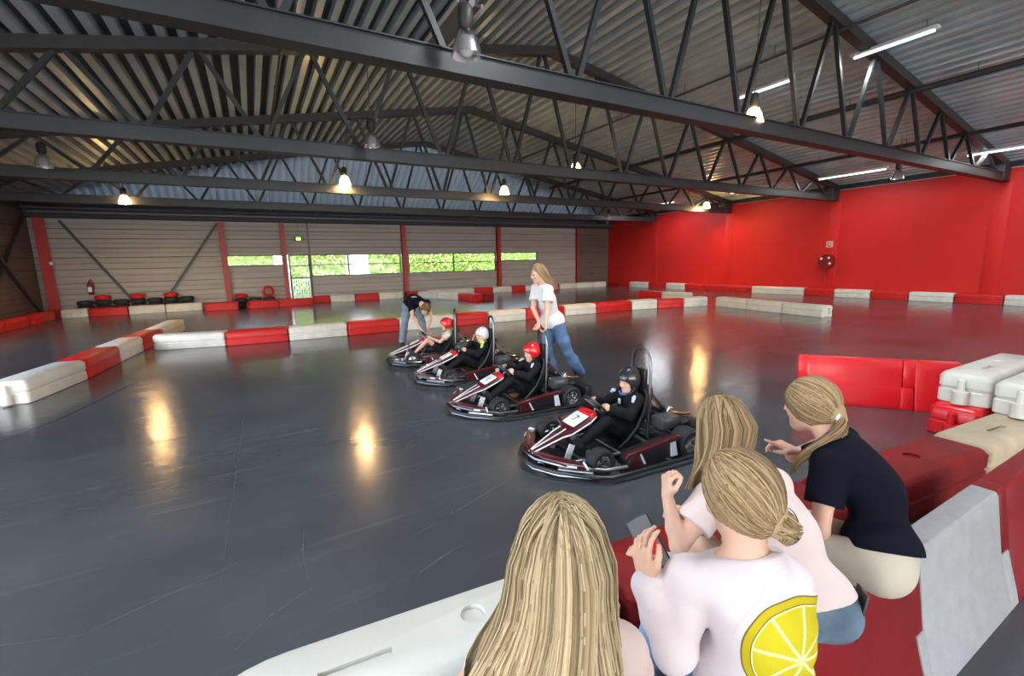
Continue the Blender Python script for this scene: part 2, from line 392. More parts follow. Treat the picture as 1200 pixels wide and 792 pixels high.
for a0, a1 in ((15, 18), (18, 21), (21, YB)): clad_rows('y', XL-.03, a0, a1, ZS, wl, M_clad_dark)
fw = MB(); fw.box((7.2, YF-.1, .35), (29.4, .12, .7)); fw.box((7.2, YF-.1, 4.2), (29.4, .12, 1.0)); fw.box((7.2, YF-.1, 5.8), (20, .12, 2.2))
for x in (-7.2, -3, 1.5, 6, 10.5, 15, 19.5, 21.6): fw.box((x, YF-.1, 2.2), (.35, .12, 3.0))
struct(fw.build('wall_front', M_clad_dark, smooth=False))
# ---- back wall
bw = MB(); bw.box((7.2, YB+.16, 4.27), (29.6, .1, .94)); wb = struct(bw.build('wall_back', M_dark, smooth=False))
M_clad2 = M_clad
bays = [(XL, -1.05, ()), (-1.05, 1.37, (4,)), (2.55, 7.12, (3, 4)), (7.12, 12.9, (3, 4)), (12.9, 18.95, (4,)), (18.95, XR, ())]
for a0, a1, sk in bays:
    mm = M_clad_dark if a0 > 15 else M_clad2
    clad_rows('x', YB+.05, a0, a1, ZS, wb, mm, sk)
clad_rows('x', YB+.05, 1.37, 2.55, ZS, wb, M_clad2, (0, 1, 2, 3, 4))
clad_rows('x', YB+.05, 15.85, 18.95, [1.85, 2.32], wb, M_clad2)
bk = MB()
for a0, a1, z0, z1 in ((XL-.1, -1.05, 0, 3.9), (-1.05, 1.37, 0, 1.85), (-1.05, 1.37, 2.32, 3.9), (1.37, 2.55, 2.32, 3.9), (2.55, 12.9, 0, 1.29), (2.55, 12.9, 2.32, 3.9), (12.9, 15.85, 0, 1.85), (12.9, 15.85, 2.32, 3.9), (15.85, XR+.2, 0, 3.9)):
    bk.box(((a0+a1)/2, YB+.14, (z0+z1)/2), (a1-a0, .06, z1-z0))
bk.build('backing_wall', M_dark, wb, smooth=False)
def window(n, x0, x1, z0, z1, mull, transom):
    k = MB(); y = YB+.05
    for x in [x0, x1]+mull: k.box((x, y, (z0+z1)/2), (.06, .09, z1-z0))
    for z in [z0, z1]+transom: k.box(((x0+x1)/2, y, z), (x1-x0, .09, .045))
    o = struct(k.build('window_%d' % n, M_frame, smooth=False))
    xs = [x0]+mull+[x1]; zz = [z0]+transom+[z1]
    for i in range(len(xs)-1):
        for j in range(len(zz)-1):
            g = MB(); g.box(((xs[i]+xs[i+1])/2, y+.01, (zz[j]+zz[j+1])/2), (xs[i+1]-xs[i]-.06, .012, zz[j+1]-zz[j]-.045)); g.build('pane', M_glass, o, smooth=False)
window(1, -.95, 1.34, 1.86, 2.32, [], [])
window(2, 2.58, 7.05, 1.29, 2.32, [4.35], [1.83])
window(3, 7.5, 12.86, 1.29, 2.32, [10.15], [1.83])
window(4, 13.2, 15.83, 1.86, 2.32, [], [])
clad_rows('x', YB+.05, 7.12, 7.48, [1.29, 1.85, 2.32], wb, M_clad2)
# glazed door
dr = MB()
for x in (1.62, 2.5): dr.box((x, YB+.05, 1.17), (.07, .1, 2.34))
for z in (.06, 1.22, 1.80, 2.32): dr.box((2.06, YB+.05, z), (.86, .1, .06))
door = struct(dr.build('door_1', M_frame, smooth=False))
for z0, z1 in ((.09, 1.19), (1.25, 1.77), (1.83, 2.29)):
    g = MB(); g.box((2.06, YB+.06, (z0+z1)/2), (.8, .012, z1-z0)); g.build('pane', M_glass, door, smooth=False)
h = MB(); h.tube([(1.72, YB-.02, 1.0), (1.72, YB-.07, 1.0), (1.84, YB-.07, 1.0)], .012); h.build('door_handle', M_chrome, door)
t = MB(); t.box((2.545, YB+.0, 1.92), (.05, .1, 3.84)); struct(t.build('trim_2', M_frame))
# red steel columns along the back wall
for i, (x, wd_, lab) in enumerate(((-6.9, .34, 'red steel column in the dark left corner of the hall'), (-1.02, .22, 'red steel column left of the small left window'), (1.42, .2, 'red steel column beside the glazed door'),
        (7.26, .22, 'red steel column between the two tall windows'), (13.03, .22, 'red steel column between tall window and small right window'), (18.95, .14, 'thin dark red column near the red wall corner'))):
    k = MB()
    for s in (-1, 1): k.box((0, s*wd_*.5, 1.92), (wd_, .02, 3.84))
    k.box((0, 0, 1.92), (.02, wd_, 3.84)); t_ = thing('steel_column', lab, 'column', (x, YB-.09, 0))
    k.build('flanged_post', M_redcol, t_); b = MB(); b.box((0, 0, .015), (wd_+.1, wd_+.1, .03)); b.build('base_plate', M_redcol, t_)
# braces
def brace(name, a, b, lab, r=.09):
    k = MB(); k.beam(a, b, r, r*.9); tag(k.build(name, M_steel_brown), lab, 'brace')
brace('diagonal_brace', (-6.35, YB-.1, 3.75), (-4.4, YB-.1, .35), 'dark diagonal brace running down right from left corner column')
brace('diagonal_brace', (-3.45, YB-.1, .35), (-1.15, YB-.1, 3.75), 'grey diagonal brace rising to column left of the windows')
brace('diagonal_brace', (-7.18, 23.9, 3.75), (-7.18, 19.3, .1), 'dark diagonal brace on left wall sloping toward the floor', .12)
brace('diagonal_brace', (-7.10, 19.3, 3.75), (-7.10, 23.9, .1), 'dark diagonal brace on left wall crossing the other one', .12)
# head beam, ducts
k = MB(); k.box((7.2, YB-.2, 4.0), (28.9, .3, .28)); struct(k.build('trim_3', M_dark))
k = MB(); k.tube([(-7.0, YB-.7, 4.02), (21.5, YB-.7, 4.02)], .075, 10)
pp = tag(k.build('air_pipe', M_pipe), 'long grey pipe running along the top of back wall', 'pipe')
for x in np.arange(-5, 21, 4.0):
    c = MB(); c.tube([(x, YB-.7, 4.02), (x, YB-.7, 5.05)], .012, 6); c.build('pipe_hanger', M_pipe, pp)
k = MB(); k.tube([(-7.0, YB-1.3, 4.12), (19.5, YB-1.3, 4.12)], .05, 8)
pq = tag(k.build('conduit_pipe', M_pipe), 'thin conduit in front of the long pipe at back wall', 'pipe')
for x in np.arange(-4, 19, 5.0):
    c = MB(); c.tube([(x, YB-1.3, 4.12), (x, YB-1.3, 5.35)], .012, 6); c.build('pipe_hanger', M_pipe, pq)

# ---- roof trusses
def truss(y, lab, left):
    t = thing('roof_truss', lab, 'truss', (XM, y, 3.967))
    X0 = XL-XM+.05; X1 = XR-XM-.02
    b = MB()
    b.box(((X0+X1)/2, 0, .13), (X1-X0, .17, .24)); b.box(((X0+X1)/2, 0, .008), (X1-X0, .24, .016)); b.box(((X0+X1)/2, 0, .252), (X1-X0, .24, .016))
    b.build('bottom_chord', M_steel, t)
    tz = lambda x: 7.12-.176*abs(x)-3.967
    for s in (-1, 1):
        k = MB(); e_ = 14.4
        k.beam((0, 0, tz(0)-.10), (s*e_, 0, tz(e_)-.10), .20, .20, up=(0, 1, 0)); k.build('top_chord', M_steel_brown, t)
        h = MB(); h.box((s*(e_-.25), 0, .27), (.55, .26, .5)); h.build('heel_block', M_dark, t, bevel=.02)
    nodes = [0.45-XM+1.85*i for i in range(-4, 12)]
    for nb in nodes:
        if nb < X0 or nb > X1-.3: continue
        for s in (-1, 1):
            xt = nb+s*.86
            if abs(xt) > 14.0: continue
            zt = tz(xt)-.2
            if zt < .4: continue
            d = MB(); d.beam((nb+s*.06, 0, .25), (xt, 0, zt), .075, .075, up=(0, 1, 0)); d.build('web_diagonal', M_steel, t)
    return t
for y, lab in ((TY[0], 'steel roof truss straight above the camera, out of view'), (TY[1], 'nearest grey steel truss crossing the whole roof from upper left'), (TY[2], 'second grey steel roof truss counted from the near one'),
               (TY[3], 'third grey steel roof truss, lower and further back'), (TY[4], 'farthest steel roof truss just before the back wall')):
    if y > 1: truss(y, lab, 0)
# long members running along the roof
def run_along(name, x, y0, y1, drop, w, h, m, lab, cat):
    k = MB(); z = deck_z(x)-drop; k.box((0, (y1-y0)/2, 0), (w, y1-y0, h)); o = k.build(name, m, None, loc=(x, y0, z)); return tag(o, lab, cat)
def pipe_along(x, y0, y1, drop, r, m, lab):
    k = MB(); k.tube([(0, 0, 0), (0, y1-y0, 0)], r, 8); o = k.build('roof_pipe', m, None, loc=(x, y0, deck_z(x)-drop)); tag(o, lab, 'pipe')
    for yy in np.arange(.8, y1-y0, 2.5):
        c = MB(); c.tube([(0, yy, 0), (0, yy, drop+.02)], .008, 5); c.build('pipe_hanger', m, o)
    return o
pipe_along(10.9, -4, 20, .22, .035, M_pipe, 'thin roof pipe highest on the right roof slope')
pipe_along(14.4, -4, 21, .22, .07, M_steel_brown, 'thick dark roof pipe midway down the right slope')
pipe_along(17.95, -4, 22, .2, .055, M_steel_brown, 'dark roof pipe low on right slope above red wall')
pipe_along(0.9, 2, 20, .2, .03, M_steel_brown, 'thin brown pipe along the left roof slope')
def light_fitting(x, y0, L, wide, lab, drop=.22, lit=True, power=110):
    t = thing('fluorescent_light', lab, 'ceiling light', (x, y0, deck_z(x)-drop))
    b = MB(); b.box((0, L/2, .03), (wide, L, .06)); b.build('housing', M_white_paint, t, bevel=.008)
    b = MB(); b.tube([(0, .06, -.03), (0, L-.06, -.03)], .02, 8); b.build('tube', M_tube if lit else M_bulb_off, t)
    for yy in (.2, L-.2):
        b = MB(); b.tube([(0, yy, .05), (0, yy, drop)], .008, 5); b.build('hanger', M_pipe, t)
    if lit:
        l = bpy.data.lights.new('tube_light', 'AREA'); l.shape = 'RECTANGLE'; l.size = wide; l.size_y = L; l.energy = power; l.color = (.93, .97, 1.0)
        lo = bpy.data.objects.new('tube_light', l); COL.objects.link(lo); lo.parent = t; lo.location = (0, L/2, -.06)
    return t
for x, ys_ in ((19.65, (-11, -6, -1.5)), (12.05, (-10, -5, -.5)), (3.9, (-9, -4.5, 1.6)), (-3.2, (-9, -4, 1.6))):  # extra strips out of view, added to brighten stand, floor and red wall
    for i, y in enumerate(ys_): light_fitting(x, y, 1.6, .16, {19.65: 'added unseen strip light over the right side, behind the viewers', 12.05: 'added unseen strip light over the middle right, behind the viewers', 3.9: 'added unseen strip light over the viewers, left of ridge', -3.2: 'added unseen strip light over the left side, behind the viewers'}[x]+[', rearmost', ', middle one', ', foremost'][i], power=(60, 60, 230 if x < 5 else 80)[i])
light_fitting(12.05, 4.25, 1.5, .16, 'lit fluorescent strip high on right roof, nearest the camera', power=60)
light_fitting(12.05, 7.0, 1.6, .16, 'lit fluorescent strip beyond the near truss on right slope', power=25)
light_fitting(19.65, 4.3, 1.6, .14, 'fluorescent strip low on right roof near the truss heel', lit=True, power=90)
light_fitting(19.7, 7.9, 2.3, .14, 'fluorescent strip above the red wall between two trusses', lit=True, power=70)
light_fitting(19.7, 12.2, 1.8, .14, 'small fluorescent strip above far part of red wall', lit=True, power=22)
light_fitting(19.7, 17.2, 1.6, .14, 'small fluorescent strip above red wall near the far corner', power=110)
light_fitting(9.8, 21.0, 1.2, .18, 'small white strip light hanging before the back wall', drop=1.6, lit=False)
k = thing('roof_panel_light', 'broad grey panel light with white rim under the left roof', 'ceiling light', (3.9, 8.2, deck_z(3.9)-.2))
b = MB(); b.box((0, 1.1, .03), (.44, 2.2, .05)); b.build('panel', mat('grey_panel', (.16, .16, .155), .5), k)
for s in (-1, 1):
    b = MB(); b.box((s*.24, 1.1, .02), (.035, 2.26, .07)); b.build('rim', M_white_paint, k)
# ---- bell lamps
def bell_lamp():
    t = thing('bell_lamp', 'x', 'lamp')
    s = MB(); prof = [(.045, .27), (.085, .25), (.13, .16), (.165, .04), (.17, 0.0)]
    s.lathe(prof+[(r-.006, z) for r, z in prof[::-1]], seg=20); s.build('glass_shade', M_shade, t)
    h = MB(); h.lathe([(.0, .52), (.05, .52), (.085, .47), (.085, .33), (.05, .27), (.0, .27)], seg=14); h.build('gear_housing', M_steel_brown, t)
    c = MB(); c.tube([(0, 0, 0), (0, 0, 1.0)], .009, 6); c.build('hanger', M_pipe, t, loc=(0, 0, .5))
    b = MB(); b.ball((0, 0, .10), (.085, .085, .12), seg=14, rings=10); b.build('bulb', M_bulb, t)
    return t
lamp0 = bell_lamp()
lamps = [((8.3, 5.5, 4.17), 1, 'lit bell lamp at the nearest truss, largest and brightest'), ((8.25, 10.75, 4.2), 1, 'lit bell lamp just above the second truss chord, centre'),
         ((8.05, 14.6, 4.13), 1, 'lit bell lamp over the middle of the third truss'), ((2.75, 15.1, 4.2), 1, 'lit bell lamp left of centre above the third truss'),
         ((-3.45, 19.95, 3.96), 1, 'lit bell lamp far left before the back wall'), ((19.4, 15.0, 4.12), 1, 'lit bell lamp at far right beside the red wall'),
         ((2.3, 4.95, 4.0), 0, 'unlit glass bell lamp above the nearest truss, top centre'), ((-3.75, 14.2, 4.05), 0, 'unlit bell lamp hanging at the far left edge'),
         ((2.35, 9.7, 4.1), 0, 'unlit bell lamp between trusses left of centre'), ((17.3, 19.6, 4.0), 0, 'small unlit bell lamp at far end above red wall corner'),
         ((17.9, 6.9, 4.05), 0, 'unlit bell lamp against the red wall top between trusses')]
for i, (loc, on, lab) in enumerate(lamps):
    o = lamp0 if i == 0 else dup(lamp0)
    o.location = loc; o['label'] = lab
    for ch in o.children:
        if ch.name.startswith('hanger'): ch.scale.z = deck_z(loc[0])+.06-loc[2]-.5 if loc[1] < 20 else 5.0-loc[2]-.5
    for ch in o.children:
        if on and ch.name.startswith('glass_shade'): ch.data = ch.data.copy(); ch.data.materials[0] = M_shade_lit
    if not on:
        for ch in o.children:
            if ch.name.startswith('glass_shade'): ch.data = ch.data.copy(); ch.data.materials[0] = M_shade
            if ch.name.startswith('bulb'): ch.data = ch.data.copy(); ch.data.materials[0] = M_bulb_off
# ---- small wall fittings
t = thing('exit_sign', 'small lit green exit sign hanging above the glazed door', 'sign', (2.09, YB-.25, 2.98))
M_exit = mat('exit_sign_face', (.25, .7, .1), .4, emit=(.45, .95, .08), estr=2.2)
b = MB(); b.box((0, 0, .1), (.36, .06, .2)); b.build('sign_box', mat('sign_case', (.03, .09, .03), .4), t, bevel=.01)
b = MB(); b.box((0, -.034, .1), (.2, .01, .15)); b.build('lit_face', M_exit, t)
b = MB(); b.tube([(0, 0, .2), (0, 0, .9)], .01, 6); b.build('hanger', M_pipe, t)
t = thing('fire_hose_reel', 'round red fire hose reel mounted on the red wall', 'hose reel', (XR-.165, 10.5, 1.48))
M_reel = mat('reel_red', (.22, .01, .012), .3)
b = MB(); b.lathe([(.0, -.10), (.30, -.10), (.31, -.08), (.31, -.06), (.2, -.05), (.2, .05), (.31, .06), (.31, .08), (.30, .10), (.0, .10)], axis=(-1, 0, 0), seg=24); b.build('reel_drum', M_reel, t)
b = MB(); b.lathe([(0, .10), (.09, .10), (.09, .14), (0, .15)], axis=(-1, 0, 0), seg=14); b.build('hub', M_reel, t)
for a in (.6, 2.3, 3.6):
    b = MB(); b.ball((-.105, .2*math.cos(a), .2*math.sin(a)), (.012, .05, .05)); b.build('sticker', M_white_paint, t)
b = MB(); b.tube([(-.02, .02, -.28), (0, .02, -.5), (.02, .0, -.98)], .03, 8); b.build('supply_pipe', M_reel, t)
b = MB(); b.box((.07, 0, 0), (.14, .1, .1)); b.build('bracket', M_reel, t)
t = thing('hose_sign', 'small pale sign on the red wall above the hose reel', 'sign', (XR-.030, 10.5, 2.2))
b = MB(); b.box((0, 0, 0), (.012, .26, .26)); b.build('plate', mat('pale_sign', (.62, .42, .36), .5), t)
b = MB(); b.tube([(-.008, .07*math.cos(a), .07*math.sin(a)) for a in np.linspace(0, 2*math.pi, 13)[:-1]], .012, 5, closed=True); b.box((-.008, 0, -.09), (.006, .14, .02)); b.build('pictogram', M_redcol, t)
t = thing('fire_extinguisher', 'red fire extinguisher with white label on back wall left', 'extinguisher', (-5.75, YB-.17, .82))
b = MB(); b.lathe([(0, 0), (.08, 0), (.09, .03), (.09, .42), (.06, .5), (.025, .53), (.025, .58), (0, .58)], seg=14); b.build('cylinder_body', M_reel, t)
b = MB(); b.box((0, -.085, .22), (.12, .02, .2)); b.build('paper_label', M_white_paint, t)
b = MB(); b.tube([(0, 0, .58), (.05, -.02, .62), (.12, -.03, .5), (.12, -.04, .2)], .014, 6); b.build('hose', M_black, t)
b = MB(); b.box((0, .06, .3), (.05, .06, .3)); b.build('wall_bracket', M_black, t)
b = MB(); b.box((-6.75, YB-.275, 2.1), (.1, .02, .12)); tag(b.build('small_notice', M_white_paint), 'tiny white notice on the dark corner column', 'sign')

# ---- outside, seen through the panes
g = MB(); g.box((6, YB+13, -.06), (70, 25, .1)); struct(g.build('trim_4', mat('outside_grass', (.10, .16, .04), .9, noise=.3, nscale=2), smooth=False))
def hedge(x0, x1, y, ht, n, lab):
    c = thing('hedge', lab, 'hedge', ((x0+x1)/2, y, 0)); L = x1-x0
    r = np.random.default_rng(int(abs(x0)*10)+3)
    ctr = np.stack([r.uniform(-L/2, L/2, n), r.normal(0, .35, n), r.uniform(.0, ht, n)], -1)
    a = r.normal(size=(n, 3)); a /= np.linalg.norm(a, axis=1)[:, None]; bb = r.normal(size=(n, 3)); bb -= a*(a*bb).sum(1)[:, None]; bb /= np.linalg.norm(bb, axis=1)[:, None]
    sz = r.uniform(.05, .11, n)[:, None]
    vs = np.stack([ctr-a*sz, ctr+bb*sz*.55, ctr+a*sz, ctr-bb*sz*.55], 1).reshape(-1, 3)
    me = bpy.data.meshes.new('leaves'); me.from_pydata(vs.tolist(), [], [(4*i, 4*i+1, 4*i+2, 4*i+3) for i in range(n)])
    me.materials.append(M_leaf); o = link('leaves', me, c); o['kind'] = 'stuff'
    k = MB(); k.box((0, .1, ht*.48), (L, .5, ht*.96)); k.build('branch_core', mat('hedge_core', (.10, .17, .03), .9, noise=.5, nscale=5), c)
M_leaf = hair_material('hedge_leaf', (.26, .42, .10), (.40, .56, .16), (.58, .68, .26)); 
hedge(-8, 1.2, 31.5, 3.6, 5000, 'light green hedge outside behind the small left window'); hedge(2.0, 5.2, 30.5, 3.6, 3000, 'light green hedge outside behind left part of tall window')
hedge(6.8, 14, 31, 3.8, 6000, 'light green hedge outside behind the middle tall window'); hedge(14.2, 24, 33, 3.6, 5000, 'light green hedge outside behind the small right window')
hs = thing('white_house', 'white building outside seen between the hedges', 'building', (5.8, 37, 0))
b = MB(); b.box((0, 0, 2.5), (9, 4, 5)); b.build('facade', M_white_paint, hs); 
for x in (-2, 0.2, 2.2):
    b = MB(); b.box((x, -2.03, 2.0), (.8, .05, 1.2)); b.build('window', mat('far_window', (.25, .3, .34), .2), hs)
b = MB(); b.prism([(-4.8, 0), (4.8, 0), (0, 1.6)], (0, -2.2, 5), (1, 0, 0), (0, 0, 1), (0, 1, 0), 4.4); b.build('roof', M_dark, hs)
fe = thing('picket_fence', 'pale picket fence outside behind the glazed door', 'fence', (2.3, 27.5, 0))
for i in range(16):
    b = MB(); b.box((-.9+i*.12, 0, .6), (.05, .02, 1.2)); b.build('picket', M_white_paint, fe, smooth=False)
for z in (.2, 1.05):
    b = MB(); b.box((0, .02, z), (2.0, .02, .05)); b.build('rail', M_white_paint, fe, smooth=False)
# ------------------------------------------------------------------ plastic track blocks
BL, BW, BH = 1.3, 0.42, 0.33
def plan(L, W, left='square', n=8):
    """plan outline with rounded corners; left end may be a long round nose"""
    def corner(cx, cy, r, a0): return [(cx+r*math.cos(a0+i*math.pi/2/3), cy+r*math.sin(a0+i*math.pi/2/3)) for i in range(4)]
    p = corner(L-.03, W/2-.03, .03, 0)
    if left == 'round':
        p += [(W*.75+W*.75*math.cos(a), W/2*math.sin(a)) for a in np.linspace(math.pi/2, 3*math.pi/2, 13)]
    else:
        p += corner(.05, W/2-.05, .05, math.pi/2)+corner(.05, -W/2+.05, .05, math.pi)
    p += corner(L-.03, -W/2+.03, .03, 3*math.pi/2)
    return p
def inset(poly, d, L, W):
    cx, cy = L/2, 0; return [(cx+(x-cx)*(1-2*d/L), cy+(y-cy)*(1-2*d/W)) for x, y in poly]
def block_mesh(name, L, W, H, left='square', dimple=True):
    P = plan(L, W, left); b = MB(); loops = []
    for z, d in ((0, .012), (.012, 0), (H*.42, 0), (H*.45, .010), (H*.52, .010), (H*.55, 0), (H-.045, 0), (H-.012, .022), (H, .038)):
        loops.append([(x, y, z) for x, y in inset(P, d, L, W)])
    b.loft(loops); me = b.mesh(name, [M_whiteplas])
    cut = []
    if dimple:
        c = MB(); c.lathe([(0, -.02), (.05, -.02), (.055, .03), (0, .03)], origin=(L*.62, .02, H), seg=20); cut.append(c.mesh('cut', [M_whiteplas]))
        c = MB(); c.box((L*.33, -.02, H), (.26, .045, .04)); cut.append(c.mesh('cut', [M_whiteplas]))
    c = MB(); c.box((L, 0, H*.5), (.10, .2, H*.56)); cut.append(c.mesh('cut', [M_whiteplas]))
    return carve(me, cut)
SHADES = {'white': M_whiteplas, 'red': M_redplas, 'dark red': M_reddark, 'cream': M_tanplas, 'grey-white': M_greyplas, 'bright red': M_redbright}
def make_block_kinds(L, W, H, left, dimple):
    base = block_mesh('moulded_body', L, W, H, left, dimple); kinds = {}
    co = MB()
    if left == 'square':
        co.lathe([(0, 0), (.06, 0), (.06, H*.4), (.045, H*.42), (0, H*.42)], origin=(-.05, 0, H*.06), seg=14)
        co.box((-.02, 0, H*.27), (.07, .11, H*.36)); co.lathe([(0, 0), (.03, 0), (.03, H*.36), (.02, H*.4), (0, H*.4)], origin=(-.05, 0, H*.46), seg=12)
    for k, m in SHADES.items():
        me = base.copy(); me.materials.clear(); me.materials.append(m)
        cm = None
        if left == 'square': cm = co.mesh('peg_coupling', [m])
        kinds[k] = (me, cm)
    return kinds
KIND = {('square', 'track'): make_block_kinds(BL, BW, BH, 'square', False), ('round', 'track'): make_block_kinds(BL, BW, BH, 'round', False),
        ('square', 'stand'): make_block_kinds(1.6, .38, .30, 'square', True), ('round', 'stand'): make_block_kinds(1.6, .38, .30, 'round', True)}
def block(color, p, q, side, label, group, z=0.0, end='square', size='track', coupling=True):
    """one block standing with its seen long edge from p to q; side=+1 puts the body to the left of p->q"""
    me, cm = KIND[(end, size)][color]
    L, W = (BL, BW) if size == 'track' else (1.6, .38)
    p = Vector((p[0], p[1], 0)); q = Vector((q[0], q[1], 0)); d = q-p; n = Vector((-d.y, d.x, 0)).normalized()*side
    t = thing('track_block', label, 'barrier', (p.x+n.x*W/2, p.y+n.y*W/2, z), math.atan2(d.y, d.x), group)
    t.scale = ((d.length-.02)/L, 1, 1)
    link('moulded_body', me, t)
    if cm and coupling: link('peg_coupling', cm, t)
    return t
def row(pts, colors, side, where, group, end0='square', count_from='left', size='track'):
    n = len(colors)
    for i, c in enumerate(colors):
        if c is None: continue
        k = sum(1 for x in colors[:i] if x is not None)
        lab = f'{c} plastic block, {ORD[k]} from {count_from} in {where}'
        if k == n-1: lab = f'{c} plastic block at the far end of {where}'
        block(c, pts[i], pts[i+1], side, lab, group, 0, end0 if i == 0 else 'square', size, coupling=(i == 0))
W_, R_ = 'white', 'red'
# diagonal row at the left, nearest block first
row([(-2.80, 8.42), (-2.52, 9.82), (-2.38, 11.3), (-2.24, 12.6), (-2.05, 13.9), (-1.86, 16.2)], [W_, R_, W_, R_, W_], 1, 'the left diagonal row', 'left diagonal row of blocks', count_from='the near end')
# middle row across the track
mid = [(-2.12, 12.45), (-.68, 12.1), (.62, 11.97), (1.97, 11.95), (3.28, 11.90), (4.9, 11.85), (5.87, 11.78), (7.16, 11.76), (8.63, 11.78), (9.9, 11.75), (11.48, 11.72), (12.5, 11.5), (13.46, 11.14), (14.55, 10.98)]
row(mid, [W_, R_, W_, R_, W_, R_, W_, R_, W_, R_, W_, R_, W_], 1, 'the middle row across the track', 'middle row of blocks', 'round', 'the left')
row([(14.62, 10.75), (14.36, 9.38), (14.12, 8.05), (13.9, 6.75)], [W_, W_, W_], 1, 'the white arm right of the middle row', 'white arm of blocks', count_from='the back')
row([(15.2, 15.2), (15.35, 13.95), (15.5, 12.7)], [R_, W_], 1, 'the short row behind the middle row', 'short row behind', count_from='the back')
row([(7.5, 23.4), (8.0, 21.9), (8.5, 20.35), (8.78, 18.9)], [W_, W_, R_], 1, 'the row jutting from the back wall', 'row jutting from back', 'square', 'the back')
block('dark red', (9.28, 18.85), (9.86, 19.1), 1, 'short block coloured dark for shade, behind the red end of the jutting row', 'row jutting from back', coupling=False)  # dark colour stands in for the shaded end of a turned block
# rows round the walls
row([(-6.75, 17.9), (-6.7, 19.55), (-6.65, 21.1)], [R_, R_], 1, 'the row along the left wall', 'left wall row of blocks', count_from='the near end')
row([(-6.66, 21.5), (-6.62, 23.35)], [R_], 1, 'the left wall row by the corner', 'left wall row of blocks')
row([(-6.54, 23.6), (-5.74, 23.6), (-4.51, 23.6), (-3.3, 23.6), (-2.0, 23.6)], [W_, R_, W_, W_], 1, 'the back row left of the parked karts', 'back left row of blocks', count_from='the left')
row([(-1.86, 22.9), (-.65, 22.8)], [R_], 1, 'front of the column left of windows', 'red blocks near the door')
row([(-.25, 22.75), (.92, 22.8), (2.33, 22.9)], [R_, R_], 1, 'the pair below the small left window', 'red blocks near the door', count_from='the left')
row([(2.41, 23.85), (3.23, 23.85), (4.41, 23.85), (5.61, 23.85), (6.87, 23.85)], [R_, W_, R_, W_], 1, 'the back row below the left tall window', 'back row by the windows', count_from='the left')
row([(7.2, 23.85), (8.25, 23.85), (9.86, 23.85), (11.03, 23.85), (12.25, 23.85), (13.53, 23.85), (14.5, 23.85), (16.8, 23.85)], [R_, W_, W_, R_, W_, R_, W_], 1, 'the back row below the right tall window', 'back row by the windows', count_from='the left')
row([(15.7, 23.6), (16.87, 23.6), (18.24, 23.6), (19.6, 23.6), (20.7, 23.6)], [R_, W_, W_, W_], 1, 'the back row near the red corner', 'back right row of blocks', count_from='the left')
ys = [23.0, 21.98, 20.35, 18.95, 17.59, 16.3, 15.02, 13.62, 11.15, 9.95, 8.64, 7.43, 6.15, 4.93, 3.98, 2.9]
row([(21.2, y) for y in ys], [R_, W_, R_, W_, R_, R_, R_, W_, R_, W_, R_, W_, R_, W_, R_], 1, 'the row along the red wall', 'red wall row of blocks', count_from='the far corner')
# ------------------------------------------------------------------ viewers' stand at the front
def A(x): return 1.80-0.083*(x+.16)      # far edge of the low front row
def stand(c, x0, x1, lab, end='square', z=0):
    return block(c, (x0, A(x0)-.38), (x1, A(x1)-.38), 1, lab, 'low front row of the stand', z, end, 'stand', coupling=False)
stand('grey-white', -.36, 1.28, 'grey-white stand block with round end, front left of the stand', 'round')
stand('dark red', 1.30, 2.98, 'red stand block in front of the crouched girls')
stand('dark red', 3.0, 4.66, 'dusty red stand block with slotted top beside navy shirt girl')
stand('cream', 4.68, 6.34, 'cream stand block with slotted top right of the dusty red one')
block('bright red', (5.66, 1.34), (7.26, 1.32), 1, 'red stand block underneath the white one at right', 'stacked stand blocks', 0, 'square', 'stand')
block('white', (5.80, 1.34), (7.40, 1.32), 1, 'white stand block stacked upon the red one at right', 'stacked stand blocks', .302, 'square', 'stand')
block('white', (5.72, .93), (7.32, .91), 1, 'white stand block lying on the cream one at right edge', 'stacked stand blocks', .302, 'square', 'stand')
# jersey barriers: narrow wall over a flared foot, halves offset to interlock
def jersey_mesh(name, L, H, m, l0=.0, l1=.0):
    hs = H*.45
    up = [(-.099, hs+.002), (-.074, H*.75), (-.056, H-.02), (-.045, H), (.045, H), (.056, H-.02), (.074, H*.75), (.099, hs+.002)]
    lo = [(-.165, 0), (-.154, hs*.2), (-.120, hs*.7), (-.10, hs), (.10, hs), (.120, hs*.7), (.154, hs*.2), (.165, 0)]
    full = lo[:4]+up+lo[4:]; e = .006
    def part(pr, x0, x1): b.prism(pr, (x0, 0, 0), (0, 1, 0), (0, 0, 1), (1, 0, 0), x1-x0)
    b = MB(); xa, xb = max(0, l0), L+min(0, l1)-.01; part(full, xa, xb)
    if l0 > 0: part(up, 0, xa+e)
    if l0 < 0: part(lo, l0, xa+e)
    if l1 > 0: part(lo, xb-e, L+l1-.01)
    if l1 < 0: part(up, xb-e, L-.01)
    me = b.mesh(name, [m], bevel=.008); return me
def jersey(m, x, y, rz, L, H, lab, grp, l0=.11, l1=.11):
    t = thing('jersey_barrier', lab, 'barrier', (x, y, 0), rz, grp)
    link('moulded_wall', jersey_mesh('moulded_wall', L, H, m, l0, l1), t)
    return t
YBr = .685
jersey(M_deepred, 1.26, YBr, 0, .93, .58, 'red seat barrier under the three girls on the right', 'seat row of barriers', .0, -.06)
jersey(M_roughwhite, 2.19, YBr, 0, .91, .58, 'rough white seat barrier right of the navy shirt girl', 'seat row of barriers', -.06, .10)
jersey(M_deepred, 3.10, YBr, 0, .93, .58, 'red seat barrier at the right edge of the picture', 'seat row of barriers', .10, 0)
jersey(M_deepred, .33, YBr, 0, .93, .58, 'red seat barrier hidden under the two nearest girls', 'seat row of barriers', 0, 0)
